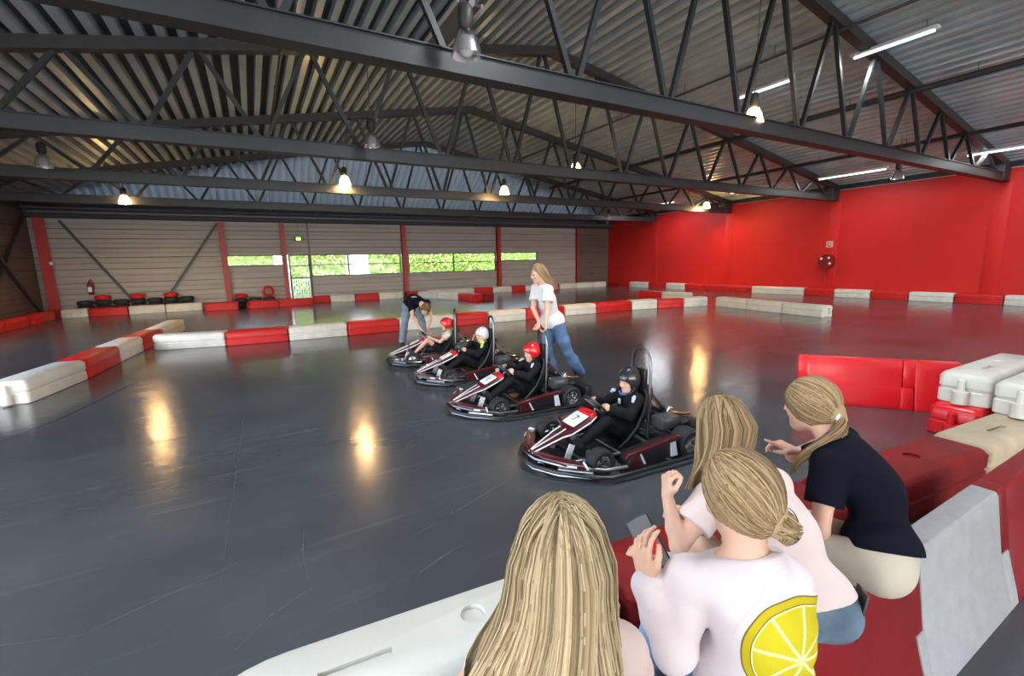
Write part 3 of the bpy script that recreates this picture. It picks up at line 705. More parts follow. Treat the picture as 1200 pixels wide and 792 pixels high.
a_ = math.atan2(2.23-3.03, 6.37-5.75)
jersey(M_redbright, 5.74, 3.02, a_, 1.02, .55, 'bright red interlocking barrier standing alone on the track, left one', 'bright red barriers')
jersey(M_redbright, 5.74+1.02*math.cos(a_), 3.02+1.02*math.sin(a_), a_, .52, .55, 'bright red interlocking barrier next to the stacked white block', 'bright red barriers')
# ------------------------------------------------------------------ karts (metres before the 0.84 scale; +x forward, +y left)
def wheel(parent, x, y, r, w, name='wheel'):
    k = MB(); h = w/2
    k.lathe([(r*.58, -h*.9), (r*.80, -h), (r*.95, -h*.8), (r, -h*.4), (r, h*.4), (r*.95, h*.8), (r*.80, h), (r*.58, h*.9), (r*.56, h*.7), (r*.56, -h*.7), (r*.58, -h*.9)], axis=(0, 1, 0), seg=22, cap=False)
    o = k.build(name, M_rubber, parent, loc=(x, y, r))
    k = MB(); k.lathe([(r*.60, -h*.8), (r*.56, -h*.75), (r*.5, -h*.2), (r*.2, 0), (r*.2, h*.25), (r*.5, h*.2), (r*.56, h*.75), (r*.60, h*.8)], axis=(0, 1, 0), seg=18, cap=False)
    for a in range(5): k.beam((r*.15*math.cos(a*1.257), h*.4, r*.15*math.sin(a*1.257)), (r*.55*math.cos(a*1.257), h*.5, r*.55*math.sin(a*1.257)), r*.14, .015)
    k.lathe([(0, h*.6), (r*.13, h*.6), (r*.15, h*.2), (r*.15, 0)], axis=(0, 1, 0), seg=10)
    k.build('rim', M_chrome, o)
    return o
def mirror(pts): return [(x, -y, z) for x, y, z in pts]
M_wedge = mat('pale_panel', (.72, .74, .76), .4)
M_caliper = mat('pink_red_cover', (.45, .05, .07), .35)
M_copper = mat('hot_pipe', (.45, .25, .12), .25, 1.0)
def make_kart(label):
    t = thing('go_kart', label, 'go-kart')
    # chassis tubes and floor tray
    k = MB()
    for s in (-1, 1):
        k.tube([(.98, s*.12, .10), (.80, s*.26, .09), (.3, s*.30, .08), (-.3, s*.34, .08), (-.82, s*.34, .10)], .016, 8)
        k.tube([(.55, s*.28, .09), (.50, s*.45, .13)], .022, 8)
    k.tube([(-.58, -.45, .16), (-.58, .45, .16)], .02, 10)
    for x in (.55, .1, -.3, -.75): k.tube([(x, -.32, .085), (x, .32, .085)], .014, 8)
    k.tube([(.33, 0, .10), (.20, 0, .50)], .012, 8)
    k.tube([(.5, -.42, .13), (.34, -.05, .11), (.34, .05, .11), (.5, .42, .13)], .009, 6)
    k.build('tube_chassis', M_grey_metal, t)
    k = MB(); k.box((.42, 0, .062), (.95, .56, .012)); k.build('floor_tray', M_black, t, bevel=.004)
    # wraparound bumper: lower rail all round, upper rail at the front
    out = [(-.90, .40, .085), (-.86, .62, .075), (-.60, .70, .07), (.30, .70, .065), (.50, .69, .065), (.60, .64, .065), (.92, .36, .08), (1.04, .16, .085), (1.055, 0, .085)]
    full = out+mirror(out[-2::-1])
    k = MB(); k.tube(full, .021, 8, closed=True); k.build('lower_bumper', M_black, t)
    fr = [(.30, .66, .12), (.54, .63, .12), (.86, .36, .13), (1.01, .13, .14), (1.02, 0, .14)]
    k = MB(); k.tube(fr+mirror(fr[-2::-1]), .019, 8); 
    lo = [(.56, .61, .03), (.88, .36, .035), (1.03, .12, .04), (1.035, 0, .04)]
    k.tube(lo+mirror(lo[-2::-1]), .017, 8)
    for x, y in ((.72, .46), (.95, .2), (1.0, 0)):
        for s in ((-1, 1) if y else (1,)): k.tube([(x+.02, s*y, .04), (x, s*y, .14)], .012, 6)
    k.build('front_bumper', M_dark_chrome, t)
    for s in (-1, 1):
        k = MB(); k.tube([(.62, s*.56, .085), (.88, s*.345, .09)], .028, 10); k.build('bumper_sleeve', M_grey_metal, t)
    # nose: narrow spear rising to a number plate
    def sec(x, z, hw, d): return [(x, -hw, z-d), (x, -hw*.86, z-.008), (x, -hw*.55, z), (x, hw*.55, z), (x, hw*.86, z-.008), (x, hw, z-d)]
    k = MB(); k.loft([sec(1.0, .18, .03, .05), sec(.85, .245, .055, .06), sec(.66, .325, .085, .07), sec(.58, .36, .13, .07), sec(.36, .455, .145, .07), sec(.27, .485, .12, .06)])
    k.build('nose_fairing', M_maroon, t, bevel=.006)
    k = MB()
    for s in (-1, 1):
        k.tube([(1.0, s*.032, .16), (.85, s*.056, .215), (.66, s*.088, .285), (.58, s*.133, .315), (.36, s*.148, .41), (.27, s*.122, .45)], .0085, 6)
        k.tube([(.99, s*.008, .19), (.70, s*.05, .318), (.61, s*.052, .355)], .0075, 6)
    k.build('white_trim', M_wedge, t)
    k = MB(); k.box((0, 0, 0), (.05, .055, .012), m=0); o = k.build('slot', M_hole, t, loc=(.66, 0, .328)); o.rotation_euler = (0, .40, 0)
    k = MB(); k.box((0, 0, 0), (.21, .22, .014)); npn = k.build('number_plate', M_wedge, t, bevel=.01, loc=(.455, 0, .424)); npn.rotation_euler = (0, math.atan2(.095, .22), 0)
    k = MB(); k.loft([sec(.345, .485, .14, .05), sec(.30, .50, .135, .06), sec(.25, .495, .11, .07)]); k.build('red_cap', M_redbright, t, bevel=.01)
    # front side fairings
    for s in (-1, 1):
        poly = [(1.0, .03), (.97, .20), (.84, .42), (.70, .57), (.67, .50), (.76, .34), (.86, .16), (.88, .03)]
        k = MB(); k.prism([(x, s*y) for x, y in poly], (0, 0, .135), (1, 0, 0), (0, 1, 0), (0, 0, 1), .042); f = k.build('side_fairing', M_maroon, t, bevel=.012)
        k = MB(); a = Vector((.86, s*.43, .157)); b = Vector((.71, s*.582, .157)); k.beam(a+(b-a)*.1, a+(b-a)*.55, .006, .022, up=(0, 0, 1)); k.build('decal', M_wedge, f)
        k = MB(); k.tube([(.69, s*.50, .182), (.71, s*.575, .172), (.70, s*.585, .145)], .012, 6); k.build('white_edge', M_wedge, f)
    # side pods
    for s in (-1, 1):
        poly = [(.26, .07), (.22, .20), (-.30, .25), (-.36, .08)]
        k = MB(); k.prism(poly, (0, s*.46, 0), (1, 0, 0), (0, 0, 1), (0, s, 0), .165); p = k.build('side_pod', M_black, t, bevel=.012)
        k = MB(); k.prism([(.30, .185), (.27, .225), (-.34, .295), (-.42, .285), (-.33, .245)], (0, s*.575, 0), (1, 0, 0), (0, 0, 1), (0, s, 0), .068); k.build('top_rail', M_maroon, p, bevel=.008)
        k = MB(); k.prism([(.245, .08), (.215, .20), (.12, .205), (.06, .08)], (0, s*.62, 0), (1, 0, 0), (0, 0, 1), (0, s, 0), .014); k.build('front_flash', M_maroon, p)
        k = MB(); k.prism([(.045, .085), (.105, .20), (.125, .20), (.07, .085)], (0, s*.625, 0), (1, 0, 0), (0, 0, 1), (0, s, 0), .016); k.build('white_stripe', M_wedge, p)
        k = MB(); k.prism([(-.29, .09), (-.275, .25), (-.335, .25), (-.37, .09)], (0, s*.625, 0), (1, 0, 0), (0, 0, 1), (0, s, 0), .016); k.build('pale_end', M_wedge, p)
        wheel(t, .50, s*.50, .145, .14); wheel(t, -.58, s*.535, .16, .20)
        k = MB(); k.box((.5, s*.33, .135), (.05, .07, .12)); k.lathe([(0, 0), (.05, 0), (.05, .02), (0, .02)], origin=(.5, s*.36, .135), axis=(0, s, 0), seg=12); k.build('stub_axle', M_grey_metal, t)
        k = MB(); k.ball((.60, s*.47, .12), (.035, .03, .035), seg=10, rings=6); k.build('red_cover', M_caliper, t)
        k = MB(); k.beam((.66, s*.16, .08), (.60, s*.16, .22), .07, .012, up=(0, 1, 0)); k.build('pedal', M_wedge, t)
    # rear
    k = MB(); pts = [(-.80, .64), (-.80, .50), (-.76, .36), (-.76, -.36), (-.80, -.50), (-.80, -.64), (-.93, -.60), (-.96, -.40), (-.96, .40), (-.93, .60)]
    k.prism(pts, (0, 0, .10), (1, 0, 0), (0, 1, 0), (0, 0, 1), .20); k.build('rear_bumper', M_black, t, bevel=.025)
    k = MB(); k.box((-.48, -.27, .24), (.24, .22, .2)); k.box((-.62, -.27, .33), (.14, .16, .1))
    for i in range(7): k.box((-.52+i*.02, -.27, .38), (.009, .17, .09))
    k.build('engine', M_grey_metal, t, bevel=.006)
    k = MB(); k.lathe([(0, 0), (.05, 0), (.062, .02), (.062, .26), (.05, .28), (0, .28)], origin=(-.72, -.10, .36), axis=(0, 1, .0), seg=14); k.build('silencer', M_chrome, t)
    k = MB(); k.tube([(-.55, -.30, .40), (-.66, -.25, .43), (-.72, -.16, .37), (-.72, -.08, .36)], .022, 8); k.tube([(-.72, .18, .36), (-.80, .28, .36), (-.88, .30, .36)], .02, 8); k.build('exhaust_pipe', M_copper, t)
    k = MB(); k.box((-.55, .27, .31), (.26, .2, .14)); k.build('fuel_tank', mat('smoky_tank', (.06, .06, .062), .3), t, bevel=.03)
    k = MB(); k.box((-.72, .27, .30), (.10, .28, .06)); k.box((-.60, 0, .33), (.08, .5, .03)); k.build('rear_cover', M_black, t, bevel=.015)
    # seat
    k = MB()
    L = []
    for z, x0, hw, th in ((.07, .02, .17, .30), (.14, -.06, .19, .26), (.28, -.20, .20, .17), (.44, -.29, .195, .12), (.60, -.36, .16, .08), (.66, -.375, .11, .05)):
        L.append([(x0-.30+.30-th*0.0, -hw, z), (x0, -hw, z), (x0-.04, -hw*.82, z), (x0-.10, -hw*.4, z), (x0-.10, hw*.4, z), (x0-.04, hw*.82, z), (x0, hw, z), (x0-.02, hw+.015, z), (x0-.14, hw*.8, z), (x0-.17, 0, z), (x0-.14, -hw*.8, z), (x0-.02, -hw-.015, z)])
    k.loft(L); k.box((-.08, 0, .09), (.34, .34, .04)); k.build('bucket_seat', M_black, t, bevel=.01)
    # roll hoop with pad
    k = MB(); hoop = [(-.40, .16, .10), (-.42, .155, .5), (-.43, .15, .88), (-.43, .135, 1.0), (-.43, .085, 1.075), (-.43, 0, 1.10)]
    k.tube(hoop+mirror(hoop[-2::-1]), .019, 10); k.tube([(-.80, .16, .25), (-.43, .15, .62)], .014, 8); k.tube([(-.80, -.16, .25), (-.43, -.15, .62)], .014, 8)
    k.build('roll_hoop', M_dark_chrome, t)
    k = MB(); k.box((-.405, 0, .775), (.05, .22, .20)); k.box((-.415, 0, .58), (.03, .25, .2)); k.build('head_pad', M_black, t, bevel=.025)
    # steering wheel
    c = Vector((.20, 0, .53)); ax = Vector((-.74, 0, .67)).normalized(); u, v, _ = frame_from(ax)
    k = MB(); k.tube([c+.15*(u*math.cos(a)+v*math.sin(a)) for a in np.linspace(0, 2*math.pi, 21)[:-1]], .015, 8, closed=True); w_ = k.build('steering_wheel', M_black, t)
    k = MB()
    for a in (.5, 2.6, 4.7): k.beam(c, c+.145*(u*math.cos(a)+v*math.sin(a)), .03, .006)
    k.lathe([(0, 0), (.035, 0), (.035, .02), (0, .02)], origin=c, axis=ax, seg=12); k.build('spokes', M_grey_metal, w_)
    return t
KS = 0.84
kart = make_kart('maroon and black go-kart nearest the viewers, driver in a black helmet'); kart.scale = (KS,)*3
KARTS = [((2.764, 3.08, 0), 3.072), ((2.739, 4.761, 0), 3.051), ((2.831, 6.376, 0), 2.998), ((2.804, 7.822, 0), 2.81)]
LABS = ['', 'maroon and black go-kart with red-helmeted driver, pushed by a woman', 'maroon and black go-kart whose driver wears a white helmet', 'maroon and black go-kart farthest away with bare-legged driver']
karts = [kart]
kart.location, kart.rotation_euler = KARTS[0][0], (0, 0, KARTS[0][1])
for i in (1, 2, 3): karts.append(dup(kart, KARTS[i][0], KARTS[i][1], LABS[i]))
for kk in karts: kk['group'] = 'karts lined up on the track'
def number(kk, s, size, side):
    for ch in list(kk.children):
        if ch.name.startswith('number_plate'):
            o = link('number', text_mesh(s, .13), ch, (0, 0, .008)); o.data.materials.append(M_black); o.rotation_euler = (0, 0, math.pi/2)
    if side:
        for ch in [c for c in kk.children if c.name.startswith('side_pod')]:
            pass
number(karts[0], '7', .13, None); number(karts[1], '1', .13, '1'); number(karts[2], '-', .13, None); number(karts[3], '-', .13, None)
# painted tyres piled behind the back row of blocks
def tyre_mesh(r, w):
    k = MB(); h = w/2; prof = [(r*.55, -h*.8), (r*.7, -h), (r*.95, -h*.75), (r, -h*.3), (r, h*.3), (r*.95, h*.75), (r*.7, h), (r*.55, h*.8), (r*.52, 0), (r*.55, -h*.8)]
    k.lathe(prof, seg=20, cap=False); me = k.mesh('tyre', [M_rubber]); return me
TM = tyre_mesh(.26, .2); TR = TM.copy(); TR.materials.clear(); TR.materials.append(M_redplas)
LEV = ['bottom', 'middle', 'top']; LEV2 = ['bottom', 'top']
for i, x in enumerate(np.arange(-5.95, -2.1, .56)):
    for j in range(3):
        tag(link('tyre', TM, None, (x, 24.31, .1+.2*j)), f'black tyre, {LEV[j]} of the {ORD[i]} pile from left behind the back row', 'tyre', 'black tyres behind the back row')
for i, x in enumerate(np.arange(-.55, .9, .56)):
    for j in range(2):
        tag(link('tyre', TM, None, (x, 24.2, .1+.2*j)), f'black tyre, {LEV2[j]} of the {ORD[i]} low pile under the small left window', 'tyre', 'black tyres left of the door')
for i, (x, z) in enumerate(((-5.39, .70), (-4.27, .70), (-3.15, .70), (-.55, .50), (.57, .66))):
    o = link('painted_tyre', TR, None, (x, 24.31 if x < -1 else 24.2, z)); o.rotation_euler = (math.pi/2, 0, 0) if i == 4 else (0, 0, .3*i)
    tag(o, f'red painted tyre on top of a black pile, {ORD[i]} from left', 'tyre', 'red tyres on the piles')
# ------------------------------------------------------------------ figures: smooth-blended volumes turned into one skin
class Sdf:
    def __init__(s, lo, hi, h):
        s.lo = np.array(lo, np.float32); s.h = h
        s.n = np.maximum(4, np.ceil((np.array(hi)-s.lo)/h).astype(int)+1)
        s.d = np.full(s.n, 1e3, np.float32); s.m = np.zeros(s.n, np.int8)
    def win(s, lo, hi, pad):
        a = np.clip(np.floor((np.array(lo)-pad-s.lo)/s.h).astype(int), 0, s.n); b = np.clip(np.ceil((np.array(hi)+pad-s.lo)/s.h).astype(int)+1, 0, s.n)
        if (b <= a).any(): return None, None
        g = [s.lo[i]+s.h*np.arange(a[i], b[i], dtype=np.float32) for i in range(3)]
        return tuple(slice(a[i], b[i]) for i in range(3)), np.stack(np.meshgrid(*g, indexing='ij'), -1)
    def put(s, sl, e, k, m, op='u'):
        d = s.d[sl]
        if op == 'u':
            mm = s.m[sl]; mm[e < d] = m; s.m[sl] = mm
            h = np.maximum(k-np.abs(d-e), 0)/max(k, 1e-6); s.d[sl] = np.minimum(d, e)-h*h*k*.25
        elif op == 's':
            e = -e; h = np.maximum(k-np.abs(d-e), 0)/max(k, 1e-6); s.d[sl] = np.maximum(d, e)+h*h*k*.25
        elif op == 'paint':
            mm = s.m[sl]; mm[e < 0] = m; s.m[sl] = mm
    def cone(s, a, b, ra, rb, k=.02, m=0, op='u', flat=None):
        a = np.array(a, np.float32); b = np.array(b, np.float32); R = max(ra, rb)
        sl, P = s.win(np.minimum(a, b)-R, np.maximum(a, b)+R, k+2.5*s.h)
        if sl is None: return
        ab = b-a; q = P-a; t = np.clip((q @ ab)/max(float(ab @ ab), 1e-9), 0, 1); v = q-t[..., None]*ab
        if flat is not None:
            n = np.array(flat[0], np.float32); n = n/np.linalg.norm(n); c = v @ n; v = v+(c*(1/flat[1]-1))[..., None]*n
        e = np.sqrt((v*v).sum(-1))-(ra+(rb-ra)*t)
        if flat is not None: e = e*min(1, (flat[1]+1)/2)
        s.put(sl, e, k, m, op)
    def ell(s, c, rad, B=None, k=.02, m=0, op='u'):
        c = np.array(c, np.float32); rad = np.array(rad, np.float32); R = float(rad.max())
        sl, P = s.win(c-R, c+R, k+2.5*s.h)
        if sl is None: return
        q = P-c
        if B is not None: q = q @ np.array(B, np.float32).T
        k0 = np.sqrt(((q/rad)**2).sum(-1)); k1 = np.sqrt(((q/rad**2)**2).sum(-1)); s.put(sl, k0*(k0-1)/np.maximum(k1, 1e-6), k, m, op)
    def cut(s, p, n, k=.004):
        """remove everything on the +n side of the plane"""
        p = np.array(p, np.float32); n = np.array(n, np.float32); n = n/np.linalg.norm(n)
        sl, P = s.win(s.lo, s.lo+s.h*s.n, 0); s.put(sl, -((P-p) @ n), k, 0, 's')
    def ripple(s, amp, fn):
        sl, P = s.win(s.lo, s.lo+s.h*s.n, 0); s.d[sl] = s.d[sl]+amp*fn(P)
    def mesh(s, name, mats):
        d = s.d; n = s.n; ins = d < 0
        c = np.zeros(n-1, np.int8)
        for i in (0, 1):
            for j in (0, 1):
                for k in (0, 1): c += ins[i:n[0]-1+i, j:n[1]-1+j, k:n[2]-1+k]
        act = (c > 0) & (c < 8); idx = np.argwhere(act); M = len(idx)
        cid = np.full(n-1, -1, np.int64); cid[act] = np.arange(M)
        pos = np.zeros((M, 3)); cnt = np.zeros(M)
        cor = [np.array(q) for q in ((0, 0, 0), (1, 0, 0), (0, 1, 0), (1, 1, 0), (0, 0, 1), (1, 0, 1), (0, 1, 1), (1, 1, 1))]
        for a, b in ((0, 1), (2, 3), (4, 5), (6, 7), (0, 2), (1, 3), (4, 6), (5, 7), (0, 4), (1, 5), (2, 6), (3, 7)):
            A_, B_ = idx+cor[a], idx+cor[b]; va = d[tuple(A_.T)]; vb = d[tuple(B_.T)]; x = (va < 0) != (vb < 0)
            t = va[x]/(va[x]-vb[x]); pos[x] += A_[x]+t[:, None]*(B_[x]-A_[x]); cnt[x] += 1
        pos = pos/cnt[:, None]*s.h+s.lo
        Q = []; FM = []
        for ax in range(3):
            o1, o2 = [(1, 2), (2, 0), (0, 1)][ax]
            sl0 = [slice(1, n[i]-1) for i in range(3)]; sl1 = list(sl0); sl0[ax] = slice(0, n[ax]-1); sl1[ax] = slice(1, n[ax])
            a = ins[tuple(sl0)]; b = ins[tuple(sl1)]; e = np.argwhere(a != b)
            off = np.array([1, 1, 1]); off[ax] = 0; g = e+off
            def cell(i, j):
                q = g.copy(); q[:, o1] -= i; q[:, o2] -= j; return cid[tuple(q.T)]
            q4 = np.stack([cell(1, 1), cell(0, 1), cell(0, 0), cell(1, 0)], -1); fl = ~a[tuple(e.T)]
            q4[fl] = q4[fl][:, ::-1]; Q.append(q4)
            gi = g.copy(); up = g.copy(); up[:, ax] += 1; gi[fl] = up[fl]; FM.append(s.m[tuple(gi.T)])
        Q = np.concatenate(Q); FM = np.concatenate(FM); ok = (Q >= 0).all(1); Q = Q[ok]; FM = FM[ok]
        me = bpy.data.meshes.new(name); me.vertices.add(M); me.vertices.foreach_set('co', pos.astype(np.float32).ravel())
        me.loops.add(len(Q)*4); me.loops.foreach_set('vertex_index', Q.astype(np.int32).ravel())
        me.polygons.add(len(Q)); me.polygons.foreach_set('loop_start', np.arange(0, len(Q)*4, 4, dtype=np.int32)); 
        for mm in mats: me.materials.append(mm)
        me.update(calc_edges=True); me.validate()
        if len(mats) > 1: me.polygons.foreach_set('material_index', FM.astype(np.int32))
        me.polygons.foreach_set('use_smooth', np.ones(len(me.polygons), bool)); me.update()
        return me

def nv(a): a = np.array(a, float); return a/np.linalg.norm(a)
def lerp(a, b, t): return np.array(a)*(1-t)+np.array(b)*t
def basis(F, U):
    F = nv(F); U = np.array(U, float); U = nv(U-F*(U @ F)); R = np.cross(F, U); return R, F, U

def add_head(S, c, F, U, s=1.0, mk=(0, 1, 2, 3), neck=None, nr=.048):
    """head of total height .235*s around c; materials: skin, eye white, pupil, lip"""
    R, F, U = basis(F, U); c = np.array(c, float); B = np.stack([R, F, U])
    P = lambda x, y, z: c+s*(x*R+y*F+z*U)
    S.ell(P(0, -.012, .022), np.array([.074, .096, .092])*s, B, .02*s)
    S.ell(P(0, .030, -.045), np.array([.058, .062, .075])*s, B, .03*s)
    S.ell(P(0, .055, -.085), np.array([.034, .034, .030])*s, B, .03*s)
    S.cone(P(-.045, .01, -.07), P(0, .065, -.098), .018*s, .018*s, .03*s); S.cone(P(.045, .01, -.07), P(0, .065, -.098), .018*s, .018*s, .03*s)
    for x in (-1, 1):
        S.ell(P(x*.030, .094, .004), np.array([.015, .014, .010])*s, B, .012*s, 0, 's')
        S.ell(P(x*.030, .078, .004), np.array([.014, .0135, .012])*s, B, .003*s, mk[1])
        S.ell(P(x*.030, .0895, .004), np.array([.0058, .004, .0058])*s, B, .001*s, mk[2])
        S.cone(P(x*.044, .073, .013), P(x*.018, .085, .0125), .0045*s, .0045*s, .006*s)
        S.cone(P(x*.046, .074, .022), P(x*.014, .089, .022), .006*s, .007*s, .014*s)
        S.ell(P(x*.042, .066, -.03), np.array([.020, .018, .018])*s, B, .022*s)
        S.ell(P(x*.075, -.012, -.008), np.array([.009, .019, .031])*s, B, .008*s); S.ell(P(x*.084, -.008, -.006), np.array([.006, .011, .020])*s, B, .004*s, 0, 's')
    S.cone(P(0, .090, .012), P(0, .108, -.026), .008*s, .011*s, .012*s); S.ell(P(-.011, .098, -.031), np.array([.008, .009, .007])*s, B, .006*s); S.ell(P(.011, .098, -.031), np.array([.008, .009, .007])*s, B, .006*s)
    S.cone(P(-.019, .083, -.058), P(.019, .083, -.058), .0055*s, .0055*s, .006*s, mk[3], flat=None); S.cone(P(-.014, .086, -.057), P(.014, .086, -.057), .006*s, .006*s, .006*s, mk[3])
    S.cone(P(-.013, .084, -.067), P(.013, .084, -.067), .007*s, .007*s, .006*s, mk[3])
    if neck is not None: S.cone(P(0, -.015, -.05), neck, nr*s, nr*1.08*s, .03*s)

def add_hand(S, w, D, N, s=1.0, curl=(.35, .4, .45, .5), side=1, thumb=.5, spread=1.0, m=0, rf=1.0):
    """w wrist, D along the palm, N out of the palm; side=+1 thumb on +cross(D,N)"""
    w = np.array(w, float); D = nv(D); N = np.array(N, float); N = nv(N-D*(N @ D)); T = np.cross(D, N)*side
    r = .0082*s*rf
    S.cone(w, w+D*.03*s, .021*s, .023*s, .015*s, m, flat=(N, .72))
    for i in range(4):
        x = (.030-.020*i)*s; base = w+D*.018*s+T*x*.6; kn = w+D*(.078-.004*abs(i-1.2))*s+T*x*1.0
        S.cone(base, kn, .0125*s, .0115*s, .012*s, m)
        a = curl[i]; L = np.array([.040, .024, .019])*s*[.93, 1.03, .97, .78][i]; p = kn; dr = nv(D+T*(.10-.075*i)*spread)
        ang = 0
        for j in range(3):
            ang += a*[.75, 1.0, .7][j]; q = p+L[j]*(dr*math.cos(ang)+N*math.sin(ang))
            S.cone(p, q, r*[1.06, .98, .90][j], r*[.98, .90, .78][j], .0035*s, m); p = q
    tb = w+D*.022*s+T*.024*s; t1 = tb+(D*.55+T*.62+N*.35*thumb)*.042*s; t2 = t1+nv(D*.85+T*(.35-.5*thumb)+N*.75*thumb)*.031*s; t3 = t2+nv(D*.85+T*(.1-.8*thumb)+N*.85*thumb)*.025*s
    S.cone(w+D*.01*s+T*.012*s, t1, .015*s, .0125*s, .012*s, m); S.cone(t1, t2, r*1.25, r*1.15, .005*s, m); S.cone(t2, t3, r*1.15, r*.9, .004*s, m)

def torso_prims(J, s, g=0.0):
    """list of (kind, args) for the trunk; g inflates"""
    pel, mid, nk = np.array(J['pelvis']), np.array(J['mid']), np.array(J['neck']); F = J['F']
    ch = lerp(mid, nk, .42); up1 = nv(nk-mid); up0 = nv(mid-pel)
    sh = np.array(J['shR'])-np.array(J['shL']); Rv = nv(sh); hp = np.array(J['hipR'])-np.array(J['hipL']); Rh = nv(hp)
    def bas(R, U): U = nv(U-R*(U @ R)); return np.stack([R, np.cross(U, R), U])
    W = J.get('w', 1.0); b1, b0 = bas(Rv, up1), bas(Rh, up0)
    out = [('ell', ch, np.array([.142*W+g, .098*W+g, .165+g])*s, b1), ('ell', lerp(ch, nk, .55), np.array([.120*W+g, .075+g, .085+g])*s, b1),
           ('ell', mid, np.array([.122*W+g, .090*W+g, .135+g])*s, b0), ('ell', lerp(pel, mid, .12), np.array([.152*W+g, .112*W+g, .115+g])*s, b0)]
    return out
def limb(S, pts, rs, k, m=0, g=0.0):
    for i in range(len(pts)-1): S.cone(pts[i], pts[i+1], rs[i]+g, rs[i+1]+g, k, m)
def bounds(J, pad=.16):
    P = np.array([v for k_, v in J.items() if isinstance(v, (list, tuple, np.ndarray)) and len(v) == 3 and k_ not in ('F', 'U', 'hF', 'hdL', 'hnL', 'hdR', 'hnR')], float)
    return P.min(0)-pad, P.max(0)+pad
def body_mesh(J, h, s=1.0, name='body', head=True, hs=None, legs=True):
    lo, hi = bounds(J); S = Sdf(lo, hi, h); k = .035*s
    for p in torso_prims(J, s, -.010): S.ell(p[1], p[2], p[3], k)
    nk = np.array(J['neck'])
    for sd in 'LR':
        sh, el, wr = J['sh'+sd], J['el'+sd], J['wr'+sd]
        S.cone(nk, sh, .045*s, .043*s, .04*s)
        mid = lerp(el, wr, .35)
        limb(S, [sh, lerp(sh, el, .5), el], [.046*s, .041*s, .034*s], .02*s)
        limb(S, [el, mid, wr], [.034*s, .034*s, .0225*s], .015*s)
        add_hand(S, wr, J['hd'+sd], J['hn'+sd], s*J.get('hs', 1.0), J.get('curl'+sd, (.35, .4, .45, .5)), J.get('side'+sd, 1 if sd == 'L' else -1), J.get('th'+sd, .5), rf=J.get('rf', 1.0))
        if legs:
            hp, kn, an, toe = [np.array(J[q+sd], float) for q in ('hip', 'kn', 'an', 'toe')]
            limb(S, [hp, lerp(hp, kn, .5), kn], [.070*s, .060*s, .046*s], .03*s)
            limb(S, [kn, lerp(kn, an, .35), an], [.050*s, .050*s, .033*s], .02*s)
            S.cone(an, toe, .036*s, .028*s, .02*s); S.cone(an, np.array(an)-.03*s*nv(np.array(toe)-an), .036*s, .03*s, .015*s)
    if head: add_head(S, J['head'], J['hF'], J['U'], hs or s, neck=nk)
    return S.mesh(name, [M_skin, M_eyewhite, M_eye, M_lip])
def wrinkle(seed, f=22.0):
    r = np.random.default_rng(seed); D = r.normal(size=(5, 3)); D /= np.linalg.norm(D, axis=1)[:, None]; ph = r.uniform(0, 6.28, 5); fr = f*r.uniform(.6, 1.7, 5)
    def fn(P):
        w = sum(np.sin(P @ D[i]*fr[i]*.45+ph[i]) for i in range(2))
        return sum(np.sin(P @ D[i]*fr[i]+ph[i]+1.3*w) for i in range(5))/5
    return fn
def shirt_mesh(J, h, s, name, m, sleeve=.45, g=.014, hem=.02, lo_ext=.0, seed=1, amp=.004, cuff=False, loose=0.0, neckcut=.035, sl_r=.012, freq=22.0):
    lo, hi = bounds(J, .18); S = Sdf(lo, hi, h); k = .04*s; nk = np.array(J['neck'], float); pel = np.array(J['pelvis'], float); mid = np.array(J['mid'], float)
    for p in torso_prims(J, s, g): S.ell(p[1], p[2], p[3], k)
    if loose: 
        b = torso_prims(J, s, g+loose)[3]; S.ell(b[1], b[2], b[3], .05)
    for sd in 'LR':
        sh, el, wr = [np.array(J[q+sd], float) for q in ('sh', 'el', 'wr')]
        S.cone(nk-nv(nk-mid)*.02, sh, (.045+g*.7)*s, (.047+g)*s, .04*s)
        if sleeve <= 1: S.cone(sh, lerp(sh, el, sleeve), (.048+g)*s, (.045+g+sl_r)*s, .025*s)
        else:
            e2 = lerp(el, wr, sleeve-1); limb(S, [sh, lerp(sh, el, .5), el, lerp(el, wr, .5), e2], [(.05+g)*s, (.046+g)*s, (.043+g)*s, (.040+g)*s, (.030+g)*s], .025*s)
            if cuff: S.cone(lerp(el, wr, sleeve-1.18), e2, (.027+g)*s, (.028+g)*s, .01*s)
    S.ripple(amp, wrinkle(seed, freq))
    up = nv(mid-pel); S.cut(pel-up*hem*s, -up)
    un = nv(nv(nk-mid)+.35*nv(np.array(J['head'])-nk)); S.cut(nk+un*neckcut*s, un)
    for sd in 'LR':
        if sleeve <= 1:
            sh, el = np.array(J['sh'+sd], float), np.array(J['el'+sd], float); a = nv(el-sh); p = lerp(sh, el, sleeve)
            sl, P = S.win(np.minimum(p, el)-.09, np.maximum(p, el)+.09, 0)
            if sl is not None:
                q = P-p; ax = q @ a; rad = np.sqrt(np.maximum((q*q).sum(-1)-ax**2, 0)); e = np.maximum(-(ax), rad-.085*s); 
                e = np.maximum(e, ax-.06); S.put(sl, e, .003, 0, 's')
    return S.mesh(name, [m])
